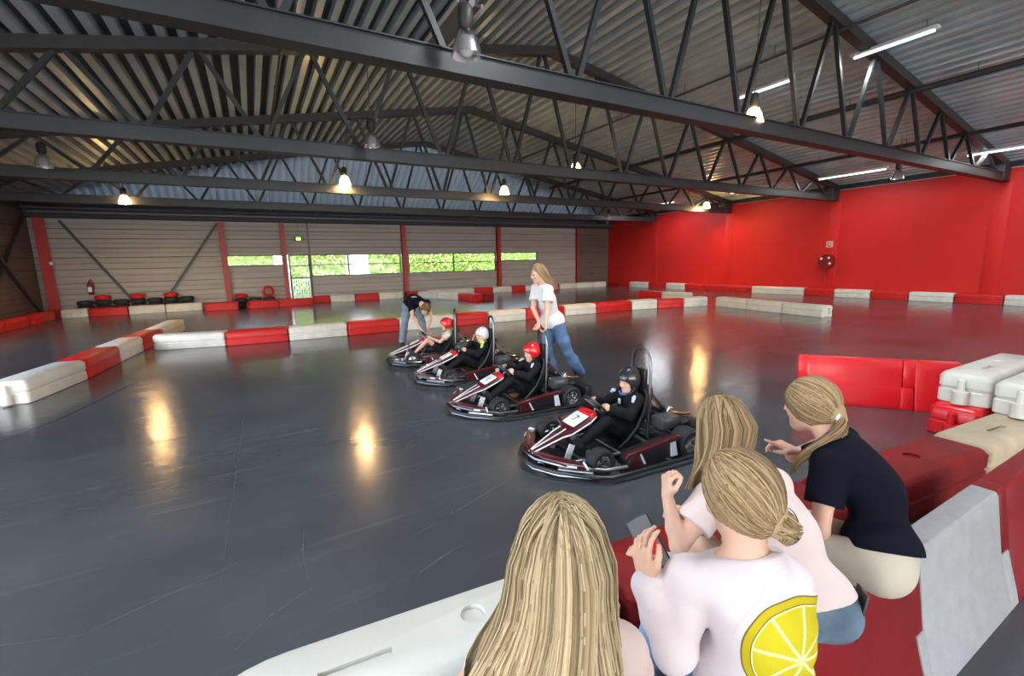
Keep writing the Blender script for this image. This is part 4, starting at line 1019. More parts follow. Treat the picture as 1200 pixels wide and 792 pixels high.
def pants_mesh(J, h, s, name, m, length=1.9, g=.012, waist=.1, seed=2, amp=.004, flare=.0):
    lo, hi = bounds(J, .18); S = Sdf(lo, hi, h); pel = np.array(J['pelvis'], float); mid = np.array(J['mid'], float)
    for p in torso_prims(J, s, g)[2:]: S.ell(p[1], p[2], p[3], .04*s)
    for sd in 'LR':
        hp, kn, an = [np.array(J[q+sd], float) for q in ('hip', 'kn', 'an')]
        limb(S, [hp, lerp(hp, kn, .5), lerp(hp, kn, min(1, length))], [(.084+g)*s, (.071+g)*s, (.055+g)*s], .04*s)
        if length > 1: limb(S, [kn, lerp(kn, an, .4), lerp(kn, an, length-1)], [(.055+g)*s, (.054+g+flare)*s, (.040+g+flare*1.6)*s], .02*s)
    S.ripple(amp, wrinkle(seed, 26)); up = nv(mid-pel); S.cut(pel+up*waist*s, up)
    return S.mesh(name, [m])
def shoes_mesh(J, h, s, m, name='shoes'):
    P = [np.array(J[q+sd], float) for q in ('an', 'toe') for sd in 'LR']; S = Sdf(np.min(P, 0)-.1, np.max(P, 0)+.1, h)
    for sd in 'LR':
        an, toe = np.array(J['an'+sd], float), np.array(J['toe'+sd], float); d = nv(toe-an)
        S.cone(an-d*.035*s, toe, .045*s, .038*s, .02*s); S.cone(an, toe, .045*s, .035*s, .02)
    return S.mesh(name, [m])
def ribbons(name, paths, widths, normals, m, parent):
    """hair locks: flat tapering strips; paths (n,k,3), widths (n,k), normals (n,k,3)"""
    P = np.asarray(paths); n, k, _ = P.shape; T = np.gradient(P, axis=1); T /= np.linalg.norm(T, axis=2, keepdims=True)+1e-9
    S_ = np.cross(T, normals); S_ /= np.linalg.norm(S_, axis=2, keepdims=True)+1e-9; w = np.asarray(widths)[..., None]*.5
    L = P+S_*w; Rr = P-S_*w; C = P+np.asarray(normals)*w*.45
    vs = np.stack([L, C, Rr], 2).reshape(-1, 3); base = (np.arange(n)[:, None]*k+np.arange(k-1)[None, :])*3
    q = []
    for a in (0, 1): q.append(np.stack([base+a, base+a+1, base+a+4, base+a+3], -1).reshape(-1, 4))
    q = np.concatenate(q); me = bpy.data.meshes.new(name); me.vertices.add(len(vs)); me.vertices.foreach_set('co', vs.astype(np.float32).ravel())
    me.loops.add(len(q)*4); me.loops.foreach_set('vertex_index', q.astype(np.int32).ravel()); me.polygons.add(len(q)); me.polygons.foreach_set('loop_start', np.arange(0, len(q)*4, 4, dtype=np.int32))
    me.materials.append(m); me.update(calc_edges=True); me.polygons.foreach_set('use_smooth', np.ones(len(q), bool)); me.update()
    o = link(name, me, parent); o['kind'] = 'stuff'; return o
def scalp(c, F, U, s=1.0, grow=.010):
    R, F, U = basis(F, U); c = np.array(c, float)
    ctr = c+s*(-.012*F+.022*U); rad = np.array([.074+grow, .096+grow, .092+grow])*s
    return ctr, rad, R, F, U
def hair_cap(S, c, F, U, s=1.0, grow=.008, front=.055, low=-.075, k=.01):
    """shell of hair over the skull leaving the face free"""
    ctr, rad, R, F, U = scalp(c, F, U, s, grow); B = np.stack([R, F, U])
    S.ell(ctr, rad, B, .01)
    c = np.array(c, float)
    S.ell(ctr-.022*U*s, rad*np.array([.965, .955, 1.0]), B, .01)
    # free the face: remove a slanted block in front
    n = nv(F*1.0-U*.55); S.cut(c+F*front*s, n, .02)
def person(label, loc=(0, 0, 0), rz=0.0, group=None): return thing('person', label, 'person', loc, rz, group)
# ------------------------------------------------------------------ people in the karts
def helmet(parent, c, F, U, s, shell, strap=True):
    R, F, U = basis(F, U); c = np.array(c, float); B = np.stack([R, F, U]); ctr = c+s*(-.014*F+.026*U)
    S = Sdf(ctr-.17*s, ctr+.17*s, .0055*s)
    S.ell(ctr, np.array([.098, .124, .110])*s, B, .01); S.ell(c+s*(-.02*F-.02*U), np.array([.094, .105, .09])*s, B, .03)
    S.ell(ctr-.012*s*U, np.array([.083, .107, .096])*s, B, .003, 0, 's')
    for x in (-1, 0, 1): S.ell(c+s*(.12*F-.055*U+x*.028*R), np.array([.058, .10, .082])*s, B, .02, 0, 's')
    S.cut(c-U*.072*s, -U, .01)
    o = link('helmet', S.mesh('helmet', [shell]), parent)
    k = MB()
    for x, y in ((-.03, .088), (.03, .088), (-.05, .03), (.05, .03), (0, .06)):
        p = ctr+s*(x*R+y*F); z = math.sqrt(max(0, 1-(x/.098)**2-(y/.124)**2))*.110*s; k.ball(p+U*(z+.0005), (.010*s, .016*s, .006*s), Matrix([list(q) for q in np.stack([R, F, U], 1)]), seg=8, rings=6)
    k.build('vent', M_hole, o)
    if strap:
        k = MB(); pts = [c+s*(x*R+y*F+z*U) for x, y, z in ((-.083, .0, -.05), (-.066, .03, -.095), (-.03, .062, -.128), (0, .07, -.132), (.03, .062, -.128), (.066, .03, -.095), (.083, 0, -.05))]
        k.tube(pts, .006*s, 6); k.build('chin_strap', M_black, o)
    return o
def driver(i, label, shell, top, legs, sleeves, hood=False, over=None, bare=False, hairy=False):
    loc, rz = KARTS[i]; p = person(label, loc, rz, 'drivers sitting in the karts')
    s = .80; hF = np.array((1, .15, -.22))
    J = dict(pelvis=(-.17, 0, .185), mid=(-.215, 0, .315), neck=(-.235, 0, .50), head=(-.20, .01, .635), F=(1, 0, 0), U=(.05, 0, 1), hF=hF,
             shL=(-.215, .125, .475), shR=(-.215, -.125, .475), elL=(-.07, .20, .37), elR=(-.07, -.20, .37), wrL=(.085, .125, .435), wrR=(.085, -.125, .455),
             hdL=(.9, -.25, .25), hdR=(.9, .25, .25), hnL=(.1, -.85, -.45), hnR=(.1, .85, -.45), curlL=(.9, .95, 1.0, 1.0), curlR=(.9, .95, 1.0, 1.0), sideL=-1, sideR=1,
             hipL=(-.14, .075, .17), hipR=(-.14, -.075, .17), knL=(.16, .15, .335), knR=(.16, -.15, .335), anL=(.40, .10, .16), anR=(.40, -.10, .16), toeL=(.475, .11, .235), toeR=(.475, -.11, .235), hs=.92, rf=1.1)
    if over: J.update(over)
    link('body', body_mesh(J, .008, s, hs=.90), p)
    link('overall_top' if not bare else 't_shirt', shirt_mesh(J, .009, s, 'top', top, sleeve=sleeves, g=.016, hem=.08, seed=i+3, amp=.006, cuff=sleeves > 1, neckcut=.05), p)
    link('overall_legs' if not bare else 'shorts', pants_mesh(J, .009, s, 'legs', legs, 1.85 if not bare else .55, g=.016, waist=.17, seed=i+7, amp=.006), p)
    link('shoes', shoes_mesh(J, .008, s, M_shoe), p)
    R, F, U = basis(J['hF'], J['U']); c = np.array(J['head'])
    if hood:
        S = Sdf(c-.2, c+.2, .006); B = np.stack([R, F, U]); S.ell(c-.012*F+.0*U, np.array([.080, .098, .112])*.9, B, .01); S.cone(c-.05*U-.015*F, J['neck'], .06, .075, .04)
        S.ell(c+.105*F-.012*U, np.array([.056, .06, .072])*.9, B, .012, 0, 's'); link('balaclava', S.mesh('balaclava', [M_suit]), p)
    helmet(p, c, J['hF'], J['U'], .95, shell)
    return p, J
M_patch = mat('pale_blue_patch', (.50, .56, .74), .7); M_hivis = mat('yellow_hivis', (.55, .75, .08), .6); M_cream = mat('cream_cotton', (.66, .62, .53), .85)
def patches(p, J, m, spots, name='shoulder_patch'):
    for a, b, r in spots:
        k = MB(); k.tube([a, lerp(a, b, .5)+np.array((0, 0, .012)), b], [r*.6, r, r*.6], 8); k.build(name, m, p)
p4, J4 = driver(0, 'child driver in black overall and black helmet, nearest kart', M_helm_black, M_suit, M_suit, 1.92, True)
patches(p4, J4, M_patch, [((-.16, .150, .520), (-.115, .175, .478), .020), ((-.135, -.09, .523), (-.11, -.13, .500), .020)])
k = MB(); k.tube([(-.150, -.05, .520), (-.128, 0, .510), (-.150, .05, .520)], .014, 8); k.build('collar_trim', mat('blue_trim', (.10, .14, .36), .6), p4)
k = MB(); k.box((-.107, .0, .445), (.012, .03, .05)); k.build('chest_mark', M_wedge, p4, bevel=.004)
p3, J3 = driver(1, 'child driver in black overall and red helmet, pushed kart', M_helm_red, M_suit, M_suit, 1.92, True)
patches(p3, J3, M_patch, [((-.16, .150, .520), (-.115, .175, .478), .016), ((-.16, -.11, .530), (-.11, -.15, .500), .016)])
p2, J2 = driver(2, 'child driver in white helmet with yellow shoulder, hand raised to face', M_helm_white, M_suit, M_suit, 1.88, False,
    over=dict(hF=(1, .55, -.1), elR=(-.02, -.19, .39), wrR=(-.085, -.10, .545), hdR=(-.1, .25, .95), hnR=(-.7, .3, 0), curlR=(.2, .25, .3, .35), sideR=1))
patches(p2, J2, M_hivis, [((-.20, .07, .545), (-.155, .155, .505), .034), ((-.17, .15, .50), (-.125, .185, .455), .022)])
p1, J1 = driver(3, 'young driver in red helmet, cream shirt and shorts, legs bare', M_helm_red, M_cream, M_suit, .45, False, bare=True,
    over=dict(knL=(.15, .13, .40), knR=(.17, -.12, .40), head=(-.20, .01, .655), hF=(1, .1, -.15)))
S = Sdf((-.45, -.25, .2), (.1, .25, .6), .009)
for q in torso_prims(J1, .8, .024): S.ell(q[1], q[2], q[3], .03)
S.cut(np.array((0, 0, .47)), (0, 0, 1)); S.cut(np.array((0, 0, .23)), (0, 0, -1)); link('black_vest', S.mesh('black_vest', [M_suit]), p1)
def tail_locks(parent, pts, r0, n, m, seed=0, spread=1.0, name='hair_locks', w=.008):
    """bunch of locks following a curve, thinning to its end"""
    r = np.random.default_rng(seed); C = np.array(pts, float); t = np.linspace(0, 1, 12); seg = np.linspace(0, 1, len(C)); C = np.stack([np.interp(t, seg, C[:, i]) for i in range(3)], 1)
    for _ in range(2): C[1:-1] = (C[:-2]+2*C[1:-1]+C[2:])/4
    T = np.gradient(C, axis=0); T /= np.linalg.norm(T, axis=1)[:, None]; u = np.cross(T, (0, .3, 1.0)); u /= np.linalg.norm(u, axis=1)[:, None]; v = np.cross(T, u)
    a = r.uniform(0, 6.283, n); q = np.sqrt(r.uniform(.15, 1, n)); prof = r0*np.interp(t, [0, .12, .5, 1], [.5, .95, 1.0*spread, .35*spread])
    off = (np.cos(a)[:, None, None]*u[None]+np.sin(a)[:, None, None]*v[None])
    wob = .12*np.sin(t[None, :]*r.uniform(3, 9, n)[:, None]+r.uniform(0, 6, n)[:, None])
    P = C[None]+off*(prof[None, :]*(q[:, None]+wob))[..., None]; W = w*r.uniform(.6, 1.3, n)[:, None]*np.interp(t, [0, .1, .7, 1], [.6, 1, .9, .15])[None]
    k = MB(); k.tube([tuple(x) for x in C], [float(x*.8) for x in prof], 8); o = k.build(name.replace('_locks', '_core'), m, parent)
    ribbons(name, P, W, off, m, o); return o
tail_locks(p1, [(-.30, .0, .64), (-.34, .03, .58), (-.33, .06, .48)], .045, 60, M_brown, 5, name='hair_locks')
# ------------------------------------------------------------------ the woman pushing and the man bending down
p = person('woman in white t-shirt and blue jeans pushing a kart by its hoop')
J = dict(pelvis=(3.50, 5.06, .93), mid=(3.42, 5.05, 1.13), neck=(3.30, 5.02, 1.43), head=(3.225, 5.00, 1.595), F=(-1, -.1, 0), U=(-.12, 0, 1), hF=(-.96, .06, -.28),
    shL=(3.29, 4.87, 1.39), shR=(3.30, 5.17, 1.39), elL=(3.23, 4.80, 1.14), elR=(3.21, 5.10, 1.14), wrL=(3.13, 4.685, .985), wrR=(3.13, 4.835, .985), hdL=(-.25, .0, -.95), hdR=(-.25, 0, -.95), hnL=(-.95, 0, .25), hnR=(-.95, 0, .25),
    curlL=(.8, .9, 1.0, 1.0), curlR=(.8, .9, 1.0, 1.0), sideL=-1, sideR=1, hipL=(3.51, 4.97, .90), hipR=(3.51, 5.15, .90), knL=(3.70, 5.00, .50), knR=(3.50, 5.20, .50), anL=(4.00, 5.08, .13), anR=(3.64, 5.24, .08), toeL=(3.90, 5.06, .035), toeR=(3.50, 5.23, .035), rf=1.1)
link('body', body_mesh(J, .009, 1.0, hs=.95), p); link('t_shirt', shirt_mesh(J, .010, 1.0, 't_shirt', M_tee, .62, g=.02, hem=.03, seed=11, amp=.008, loose=.012), p)
link('jeans', pants_mesh(J, .010, 1.0, 'jeans', M_denim, 1.88, g=.016, waist=.08, seed=12, amp=.006, flare=.012), p); link('shoes', shoes_mesh(J, .009, 1.0, M_shoe), p)
def hair_solid(parent, c, F, U, s, m, extra=(), h=.007, front=.055, grow=.010):
    c = np.array(c, float); pts = [c]+[np.array(e[0]) for e in extra]+[np.array(e[1]) for e in extra]; S = Sdf(np.min(pts, 0)-.17, np.max(pts, 0)+.17, h); hair_cap(S, c, F, U, s, grow=grow, front=front)
    for a, b, ra, rb in extra: S.cone(a, b, ra, rb, .03)
    return link('hair', S.mesh('hair', [m]), parent)
def tied_hair(parent, c, F, U, s, m, tie, n, seed, solid_extra=(), w=.0075, front=.040, h=.006, grow=.010, arc=56, lift=.0):
    """hair combed from the hairline over the skull to a tie point given in head coordinates"""
    o = hair_solid(parent, c, F, U, s, m, solid_extra, h, front, grow); ctr, rad, R, F, U = scalp(c, F, U, s, grow+.002); r = np.random.default_rng(seed)
    ax = nv(np.array((0, 1.0, -.18))); e1 = nv(np.cross(ax, (0, 0, 1))); e2 = np.cross(e1, ax); psi = r.uniform(0, 2*math.pi, n); upz = np.cos(psi)*e1[2]+np.sin(psi)*e2[2]; th = np.radians(arc-20*np.maximum(0, upz)+r.uniform(0, 1, n)**1.3*66)
    d0 = np.cos(th)[:, None]*ax+np.sin(th)[:, None]*(np.cos(psi)[:, None]*e1+np.sin(psi)[:, None]*e2); d1 = nv(np.array(tie))
    d1 = d1[None]+r.normal(0, .07, (n, 3)); d1 /= np.linalg.norm(d1, axis=1)[:, None]
    om = np.arccos(np.clip((d0*d1).sum(1), -1, 1)); t = np.linspace(0, 1, 12); so = np.sin(om)[:, None]+1e-6
    D = (np.sin((1-t)[None]*om[:, None])/so)[..., None]*d0[:, None]+(np.sin(t[None]*om[:, None])/so)[..., None]*d1[:, None]
    rr = 1+lift*np.sin(math.pi*t)[None]+r.uniform(0, .045, n)[:, None]+.02*np.sin(psi*11)[:, None]*np.sin(math.pi*t)[None]; L = D*rr[..., None]*rad; L[..., 2] = np.where(L[..., 2] < 0, L[..., 2]*1.24, L[..., 2])
    P = ctr+L[..., 0:1]*R+L[..., 1:2]*F+L[..., 2:3]*U; Nn = D[..., 0:1]*R/rad[0]+D[..., 1:2]*F/rad[1]+D[..., 2:3]*U/rad[2]; Nn /= np.linalg.norm(Nn, axis=2, keepdims=True)
    W = w*r.uniform(.6, 1.4, n)[:, None]*np.interp(t, [0, .15, .8, 1], [.3, 1, .9, .5])[None]
    ribbons('hair_locks', P, W, Nn, m, o); return o
def long_hair(parent, c, F, U, s, m, widths, n, seed, phi=(-118, 118), w=.009, k=16, h=.008, shift=None, front=.055, grow=.012):
    """loose long hair: from a parting over the skull, then hanging; widths = rows (drop below skull centre, half width, half depth, back offset, side offset)"""
    ctr, rad, R, F, U = scalp(c, F, U, s, grow); r = np.random.default_rng(seed); Wt = np.array(widths, float)
    S = Sdf(ctr-np.array((.30, .30, Wt[-1, 0]+.1)), ctr+np.array((.30, .30, .2)), h); hair_cap(S, c, F, U, s, grow=grow, front=front)
    G = np.array((0, 0, -1.0))
    for i in range(len(Wt)-1):
        for f in (0, .5):
            a = Wt[i]*(1-f)+Wt[i+1]*f
            S.ell(ctr+G*a[0]-F*a[3]+R*a[4], np.array([a[1]*.80, max(.02, a[2]*.84), .06]), np.stack([R, F, U]), .03)
    S.cut(np.array(c, float)+F*front*s, nv(F-U*.35), .02)
    o = link('hair', S.mesh('hair', [m]), parent)
    ph = np.radians(r.uniform(*phi, n)); tt = np.linspace(0, 1, k); split = .36
    start = np.clip(r.normal(.25, .5, n), -.7, 1.0)    # where along the parting the lock springs
    P = np.zeros((n, k, 3)); Nn = np.zeros((n, k, 3)); lay = r.uniform(0, .012, n)+.006*np.sin(ph*13)+.004*np.sin(ph*29+1)
    endcut = r.uniform(.86, 1.0, n)
    for j, t in enumerate(tt):
        if t < split:
            al = (t/split)*math.pi/2; f = math.sin(al)
            x = np.sin(ph)*f; y = -np.cos(ph)*f*.98+start*(1-f)*.55; z = np.sqrt(np.clip(1-x*x-y*y, 0, 1)); q = np.stack([x, y, z], -1); q /= np.linalg.norm(q, axis=1)[:, None]
            L = q*(rad+lay[:, None]); P[:, j] = ctr+L[:, 0:1]*R+L[:, 1:2]*F+L[:, 2:3]*U; nn = q/rad; nn /= np.linalg.norm(nn, axis=1)[:, None]; Nn[:, j] = nn[:, 0:1]*R+nn[:, 1:2]*F+nn[:, 2:3]*U
        else:
            e = (t-split)/(1-split)*endcut; dr = e*Wt[-1, 0]; a = np.stack([np.interp(dr, Wt[:, 0], Wt[:, i]) for i in range(5)], -1)
            wv = .010*np.sin(dr*22+ph*7+seed)*np.clip(e*2, 0, 1); x = np.sin(ph)*(a[:, 1]+lay+wv)+a[:, 4]; y = -np.cos(ph)*(a[:, 2]+lay+wv*.6)-a[:, 3]
            P[:, j] = ctr+G*dr[:, None]+x[:, None]*R+y[:, None]*F; nn = np.stack([np.sin(ph)/a[:, 1], -np.cos(ph)/a[:, 2]], -1); nn /= np.linalg.norm(nn, axis=1)[:, None]; Nn[:, j] = nn[:, 0:1]*R+nn[:, 1:2]*F
    W = w*r.uniform(.5, 1.35, n)[:, None]*np.interp(tt, [0, .12, .8, 1], [.35, .9, 1.0, .25])[None]
    ribbons('hair_locks', P, W, Nn, m, o); return o
long_hair(p, J['head'], J['hF'], J['U'], .95, M_blond_dark, [(0, .082, .10, .01, 0), (.10, .07, .06, .085, 0), (.20, .055, .04, .19, 0), (.32, .03, .025, .27, 0)], 420, 21, w=.010, k=12, h=.009, front=.040)
p = person('person in navy t-shirt and grey jeans bending over the farthest kart')
J = dict(pelvis=(2.93, 9.60, .90), mid=(2.93, 9.48, 1.01), neck=(2.985, 9.14, .955), head=(3.05, 9.03, .835), F=(0, -1, 0), U=(.28, -.80, .30), hF=(-.12, -.45, -.88),
    shL=(3.15, 9.20, .945), shR=(2.81, 9.20, .955), elL=(3.17, 9.05, .68), elR=(2.77, 9.08, .68), wrL=(3.04, 8.86, .47), wrR=(2.86, 8.86, .45), hdL=(-.3, -.5, -.8), hdR=(.3, -.5, -.8), hnL=(-.9, 0, .2), hnR=(.9, 0, .2), sideL=-1, sideR=1,
    hipL=(3.03, 9.60, .87), hipR=(2.82, 9.60, .87), knL=(3.12, 9.50, .48), knR=(2.72, 9.50, .48), anL=(3.16, 9.64, .08), anR=(2.68, 9.62, .08), toeL=(3.18, 9.50, .035), toeR=(2.66, 9.48, .035), rf=1.15)
link('body', body_mesh(J, .010, 1.0, hs=.98), p); link('t_shirt', shirt_mesh(J, .011, 1.0, 't_shirt', M_navy, .6, g=.02, hem=.05, seed=15, amp=.006, loose=.01), p)
link('jeans', pants_mesh(J, .011, 1.0, 'jeans', M_denim_grey, 1.88, g=.018, waist=.10, seed=16, amp=.006, flare=.012), p); link('shoes', shoes_mesh(J, .010, 1.0, M_shoe), p)
tied_hair(p, J['head'], J['hF'], J['U'], .98, M_brown, (0, -.85, -.5), 200, 23, w=.014, h=.010, grow=.014)
k = MB(); k.box((2.89, 9.245, 1.082), (.09, .07, .006), Matrix.Rotation(.22, 3, 'X')); k.box((2.855, 9.225, 1.08), (.05, .05, .006), Matrix.Rotation(.22, 3, 'X') @ Matrix.Rotation(.6, 3, 'Z')); k.build('back_print', M_wedge, p)
# ------------------------------------------------------------------ four girls watching from the stand
def lemon_material():
    m = bpy.data.materials.new('sweatshirt_with_lemon'); m.use_nodes = True; t = m.node_tree; b = t.nodes['Principled BSDF']; N = t.nodes; Lk = t.links
    b.inputs['Roughness'].default_value = .88; b.inputs['Specular IOR Level'].default_value = .12
    tc = N.new('ShaderNodeTexCoord'); mp = N.new('ShaderNodeMapping'); Lk.new(tc.outputs['Object'], mp.inputs[0])
    def M_(op, a, b_=None):
        n = N.new('ShaderNodeMath'); n.operation = op
        for i, x in enumerate((a, b_)):
            if x is None: continue
            if isinstance(x, (int, float)): n.inputs[i].default_value = x
            else: Lk.new(x, n.inputs[i])
        return n.outputs[0]
    sx = N.new('ShaderNodeSeparateXYZ'); Lk.new(tc.outputs['Object'], sx.inputs[0])
    # print plane: centre LC, across axis LU (to her right), up axis LV
    def dot(ax): return M_('ADD', M_('ADD', M_('MULTIPLY', sx.outputs[0], ax[0]), M_('MULTIPLY', sx.outputs[1], ax[1])), M_('MULTIPLY', sx.outputs[2], ax[2]))
    u = M_('SUBTRACT', dot(LU), float(LC @ LU)); v = M_('SUBTRACT', dot(LV), float(LC @ LV)); wv = M_('SUBTRACT', dot(LN), float(LC @ LN))
    r = M_('SQRT', M_('ADD', M_('MULTIPLY', u, u), M_('MULTIPLY', v, v))); ang = M_('ARCTAN2', v, u)
    R0 = LR
    seg = M_('ABSOLUTE', M_('SUBTRACT', M_('FRACT', M_('ADD', M_('DIVIDE', ang, math.pi/4), .2)), .5)); spoke = M_('GREATER_THAN', seg, M_('SUBTRACT', .5, M_('DIVIDE', .0045, M_('MAXIMUM', r, .01))))
    def mix(fac, c0, c1):
        n = N.new('ShaderNodeMix'); n.data_type = 'RGBA'; Lk.new(fac, n.inputs[0])
        for i, c in ((6, c0), (7, c1)):
            if isinstance(c, tuple): n.inputs[i].default_value = (*c, 1)
            else: Lk.new(c, n.inputs[i])
        return n.outputs[2]
    def inr(a, b_): return M_('MULTIPLY', M_('GREATER_THAN', r, a), M_('LESS_THAN', r, b_))
    base = (.70, .61, .63); yel = (.56, .47, .02); ydk = (.52, .40, .015); out = (.16, .13, .03); pith = (.75, .70, .35)
    c = mix(M_('LESS_THAN', r, R0), base, ydk); c = mix(M_('LESS_THAN', r, R0*.86), c, pith); c = mix(M_('LESS_THAN', r, R0*.82), c, yel)
    c = mix(M_('MULTIPLY', spoke, M_('LESS_THAN', r, R0*.82)), c, pith)
    c = mix(inr(R0*.975, R0*1.0), c, out); c = mix(inr(R0*.845, R0*.862), c, out)
    c = mix(M_('MULTIPLY', M_('LESS_THAN', wv, .14), 1.0), base, c)
    Lk.new(c, b.inputs['Base Color'])
    n2 = N.new('ShaderNodeTexNoise'); n2.inputs['Scale'].default_value = 110; Lk.new(tc.outputs['Object'], n2.inputs['Vector']); bp = N.new('ShaderNodeBump'); bp.inputs['Strength'].default_value = .12; bp.inputs['Distance'].default_value = .01
    Lk.new(n2.outputs[0], bp.inputs['Height']); Lk.new(bp.outputs[0], b.inputs['Normal'])
    return m
H4 = .0052
SG = .86
# nearest girl, long loose blond hair
p = person('girl with long loose blond hair seen from behind, nearest the camera')
F = (.62, .78, 0)
J = dict(pelvis=(.46, .645, .685), mid=(.462, .625, .845), neck=(.478, .662, 1.012), head=(.499, .698, 1.145), F=F, U=(.03, .04, 1), hF=(.60, .80, -.10), w=.92,
    shL=(.398, .720, .945), shR=(.578, .606, .952), elL=(.33, .83, .80), elR=(.66, .66, .80), wrL=(.50, .96, .77), wrR=(.62, .86, .76), hdL=(.8, .5, -.1), hdR=(-.1, 1, -.1), hnL=(.2, .2, -.9), hnR=(0, .1, -.9), sideL=-1, sideR=1,
    hipL=(.40, .69, .67), hipR=(.52, .60, .67), knL=(.63, 1.00, .66), knR=(.76, .91, .66), anL=(.66, 1.06, .08), anR=(.80, .97, .08), toeL=(.73, 1.15, .035), toeR=(.87, 1.06, .035))
link('body', body_mesh(J, H4, SG, hs=.89), p); link('t_shirt', shirt_mesh(J, .006, SG, 't_shirt', M_pinktee, .6, seed=31, amp=.005, loose=.01), p)
link('jeans', pants_mesh(J, .008, SG, 'jeans', M_denim_light, 1.85, waist=.09, seed=32), p); link('shoes', shoes_mesh(J, .008, SG, M_shoe), p)
long_hair(p, J['head'], J['hF'], J['U'], .90, M_blond, [(0, .088, .103, .012, 0), (.06, .092, .098, .020, -.002), (.11, .100, .090, .040, -.006), (.16, .120, .090, .060, -.018), (.23, .145, .092, .075, -.030), (.33, .162, .085, .085, -.042), (.45, .155, .06, .09, -.045)], 5200, 41, phi=(-103, 112), w=.0042, k=17, h=.006)
# girl with the lemon print
p = person('girl in pale pink sweatshirt with lemon print on back, holding a phone')
F = (.54, .84, 0)
J = dict(pelvis=(.99, .575, .685), mid=(.985, .54, .84), neck=(.985, .605, 1.005), head=(1.011, .644, 1.160), F=F, U=(.0, .10, 1), hF=(.10, .93, -.34), w=.86,
    shL=(.880, .682, .950), shR=(1.055, .545, .962), elL=(.825, .672, .785), elR=(1.13, .66, .80), wrL=(.805, .752, .930), wrR=(.905, .775, .915), hdL=(.10, .35, .92), hdR=(-.5, .35, .75), hnL=(.9, -.1, -.1), hnR=(-.85, .1, -.3),
    curlL=(.45, .5, .55, .6), curlR=(.6, .65, .7, .75), sideL=-1, sideR=1, thL=.4, thR=.4, hs=1.05,
    hipL=(.935, .61, .67), hipR=(1.05, .535, .67), knL=(1.10, .95, .66), knR=(1.22, .88, .66), anL=(1.12, 1.03, .08), anR=(1.25, .97, .08), toeL=(1.18, 1.13, .035), toeR=(1.31, 1.07, .035))
LN = nv(np.array((.62, .78, -.1))); LU = nv(np.cross(LN, (0, 0, 1))); LV = np.cross(LU, LN); LC = np.array((.968, .447, .868)); LR = .125
M_lemon = lemon_material()
link('body', body_mesh(J, H4, SG, hs=.90), p); sw = link('sweatshirt', shirt_mesh(J, .0055, SG, 'sweatshirt', M_lemon, 1.95, g=.018, hem=.06, seed=33, amp=.0065, freq=42, cuff=True, loose=.012, neckcut=.03), p)
link('jeans', pants_mesh(J, .008, SG, 'jeans', M_denim_light, 1.85, waist=.05, seed=34), p); link('shoes', shoes_mesh(J, .008, SG, M_shoe), p)
def headpt(J, s, x, y, z):
    R, Fq, U = basis(J['hF'], J['U']); return tuple(np.array(J['head'])+s*(x*R+y*Fq+z*U))
hp_ = lambda x, y, z: headpt(J, .90, x, y, z)
tied_hair(p, J['head'], J['hF'], J['U'], .90, M_blond_dark, (.28, -.62, -.95), 3800, 43, solid_extra=[(hp_(.03, -.070, -.065), hp_(.035, -.072, -.095), .032, .022)], w=.0036, h=.0055, grow=.011)
tail_locks(p, [hp_(.028, -.068, -.05), hp_(.04, -.088, -.075), hp_(.042, -.084, -.105), hp_(.025, -.076, -.122)], .034, 160, M_blond_dark, 44, w=.0045)
def on_cloth(o, pts, r, m, name):
    q = []
    for p_ in pts:
        ok, loc, nrm, _ = o.closest_point_on_mesh(Vector(p_)); q.append(loc+nrm*r*.5)
    k = MB(); k.tube(q, r, 6); return k.build(name, m, o)
M_seamcord = mat('pink_seam', (.72, .60, .62), .9, spec=.1)
on_cloth(sw, [lerp((.945, .528, 1.0), (.850, .545, .90), t_) for t_ in np.linspace(0, 1, 12)], .0016, M_seamcord, 'seam_cord')
ph = thing('mobile_phone', 'dark phone with lit screen held by the lemon sweatshirt girl', 'phone', (.852, .792, 1.000))
ph.rotation_euler = Matrix.Identity(3).to_euler()
zax = Vector((-.78, -.35, .52)).normalized(); yax = Vector((-.25, .55, .80)); yax = (yax-zax*yax.dot(zax)).normalized(); xax = yax.cross(zax)
ph.rotation_euler = Matrix((xax, yax, zax)).transposed().to_euler()
k = MB(); k.box((0, 0, 0), (.068, .138, .008)); k.build('phone_case', M_black, ph, bevel=.004); k = MB(); k.box((0, 0, .0045), (.060, .128, .001)); k.build('screen', mat('phone_screen', (.05, .055, .06), .15, emit=(.25, .27, .28), estr=.35), ph)
k = MB(); k.box((.0, -.020, .0052), (.05, .03, .0006)); k.build('screen_image', mat('screen_red', (.4, .02, .03), .3, emit=(.6, .02, .03), estr=.6), ph)
# girl in the white t-shirt
p = person('girl with straight hair in pale t-shirt and jeans, fist raised')
F = (.50, .86, 0)
J = dict(pelvis=(1.37, .635, .69), mid=(1.385, .715, .845), neck=(1.445, .925, .970), head=(1.474, 1.027, 1.115), F=F, U=(.08, .25, 1), hF=(.25, .93, -.25), w=.9,
    shL=(1.325, .945, .915), shR=(1.525, .850, .950), elL=(1.168, .950, .785), elR=(1.53, .99, .80), wrL=(1.195, 1.03, .925), wrR=(1.45, 1.12, .74), hdL=(.05, .12, 1), hdR=(-.7, .6, .2), hnL=(.75, -.35, 0), hnR=(-.3, -.3, -.8),
    curlL=(1.25, 1.3, 1.35, 1.4), curlR=(.5, .6, .7, .8), sideL=-1, sideR=1, thL=.9, hs=.98,
    hipL=(1.31, .665, .68), hipR=(1.43, .595, .68), knL=(1.37, 1.01, .70), knR=(1.49, .96, .68), anL=(1.40, 1.08, .08), anR=(1.52, 1.05, .08), toeL=(1.45, 1.18, .035), toeR=(1.56, 1.15, .035))
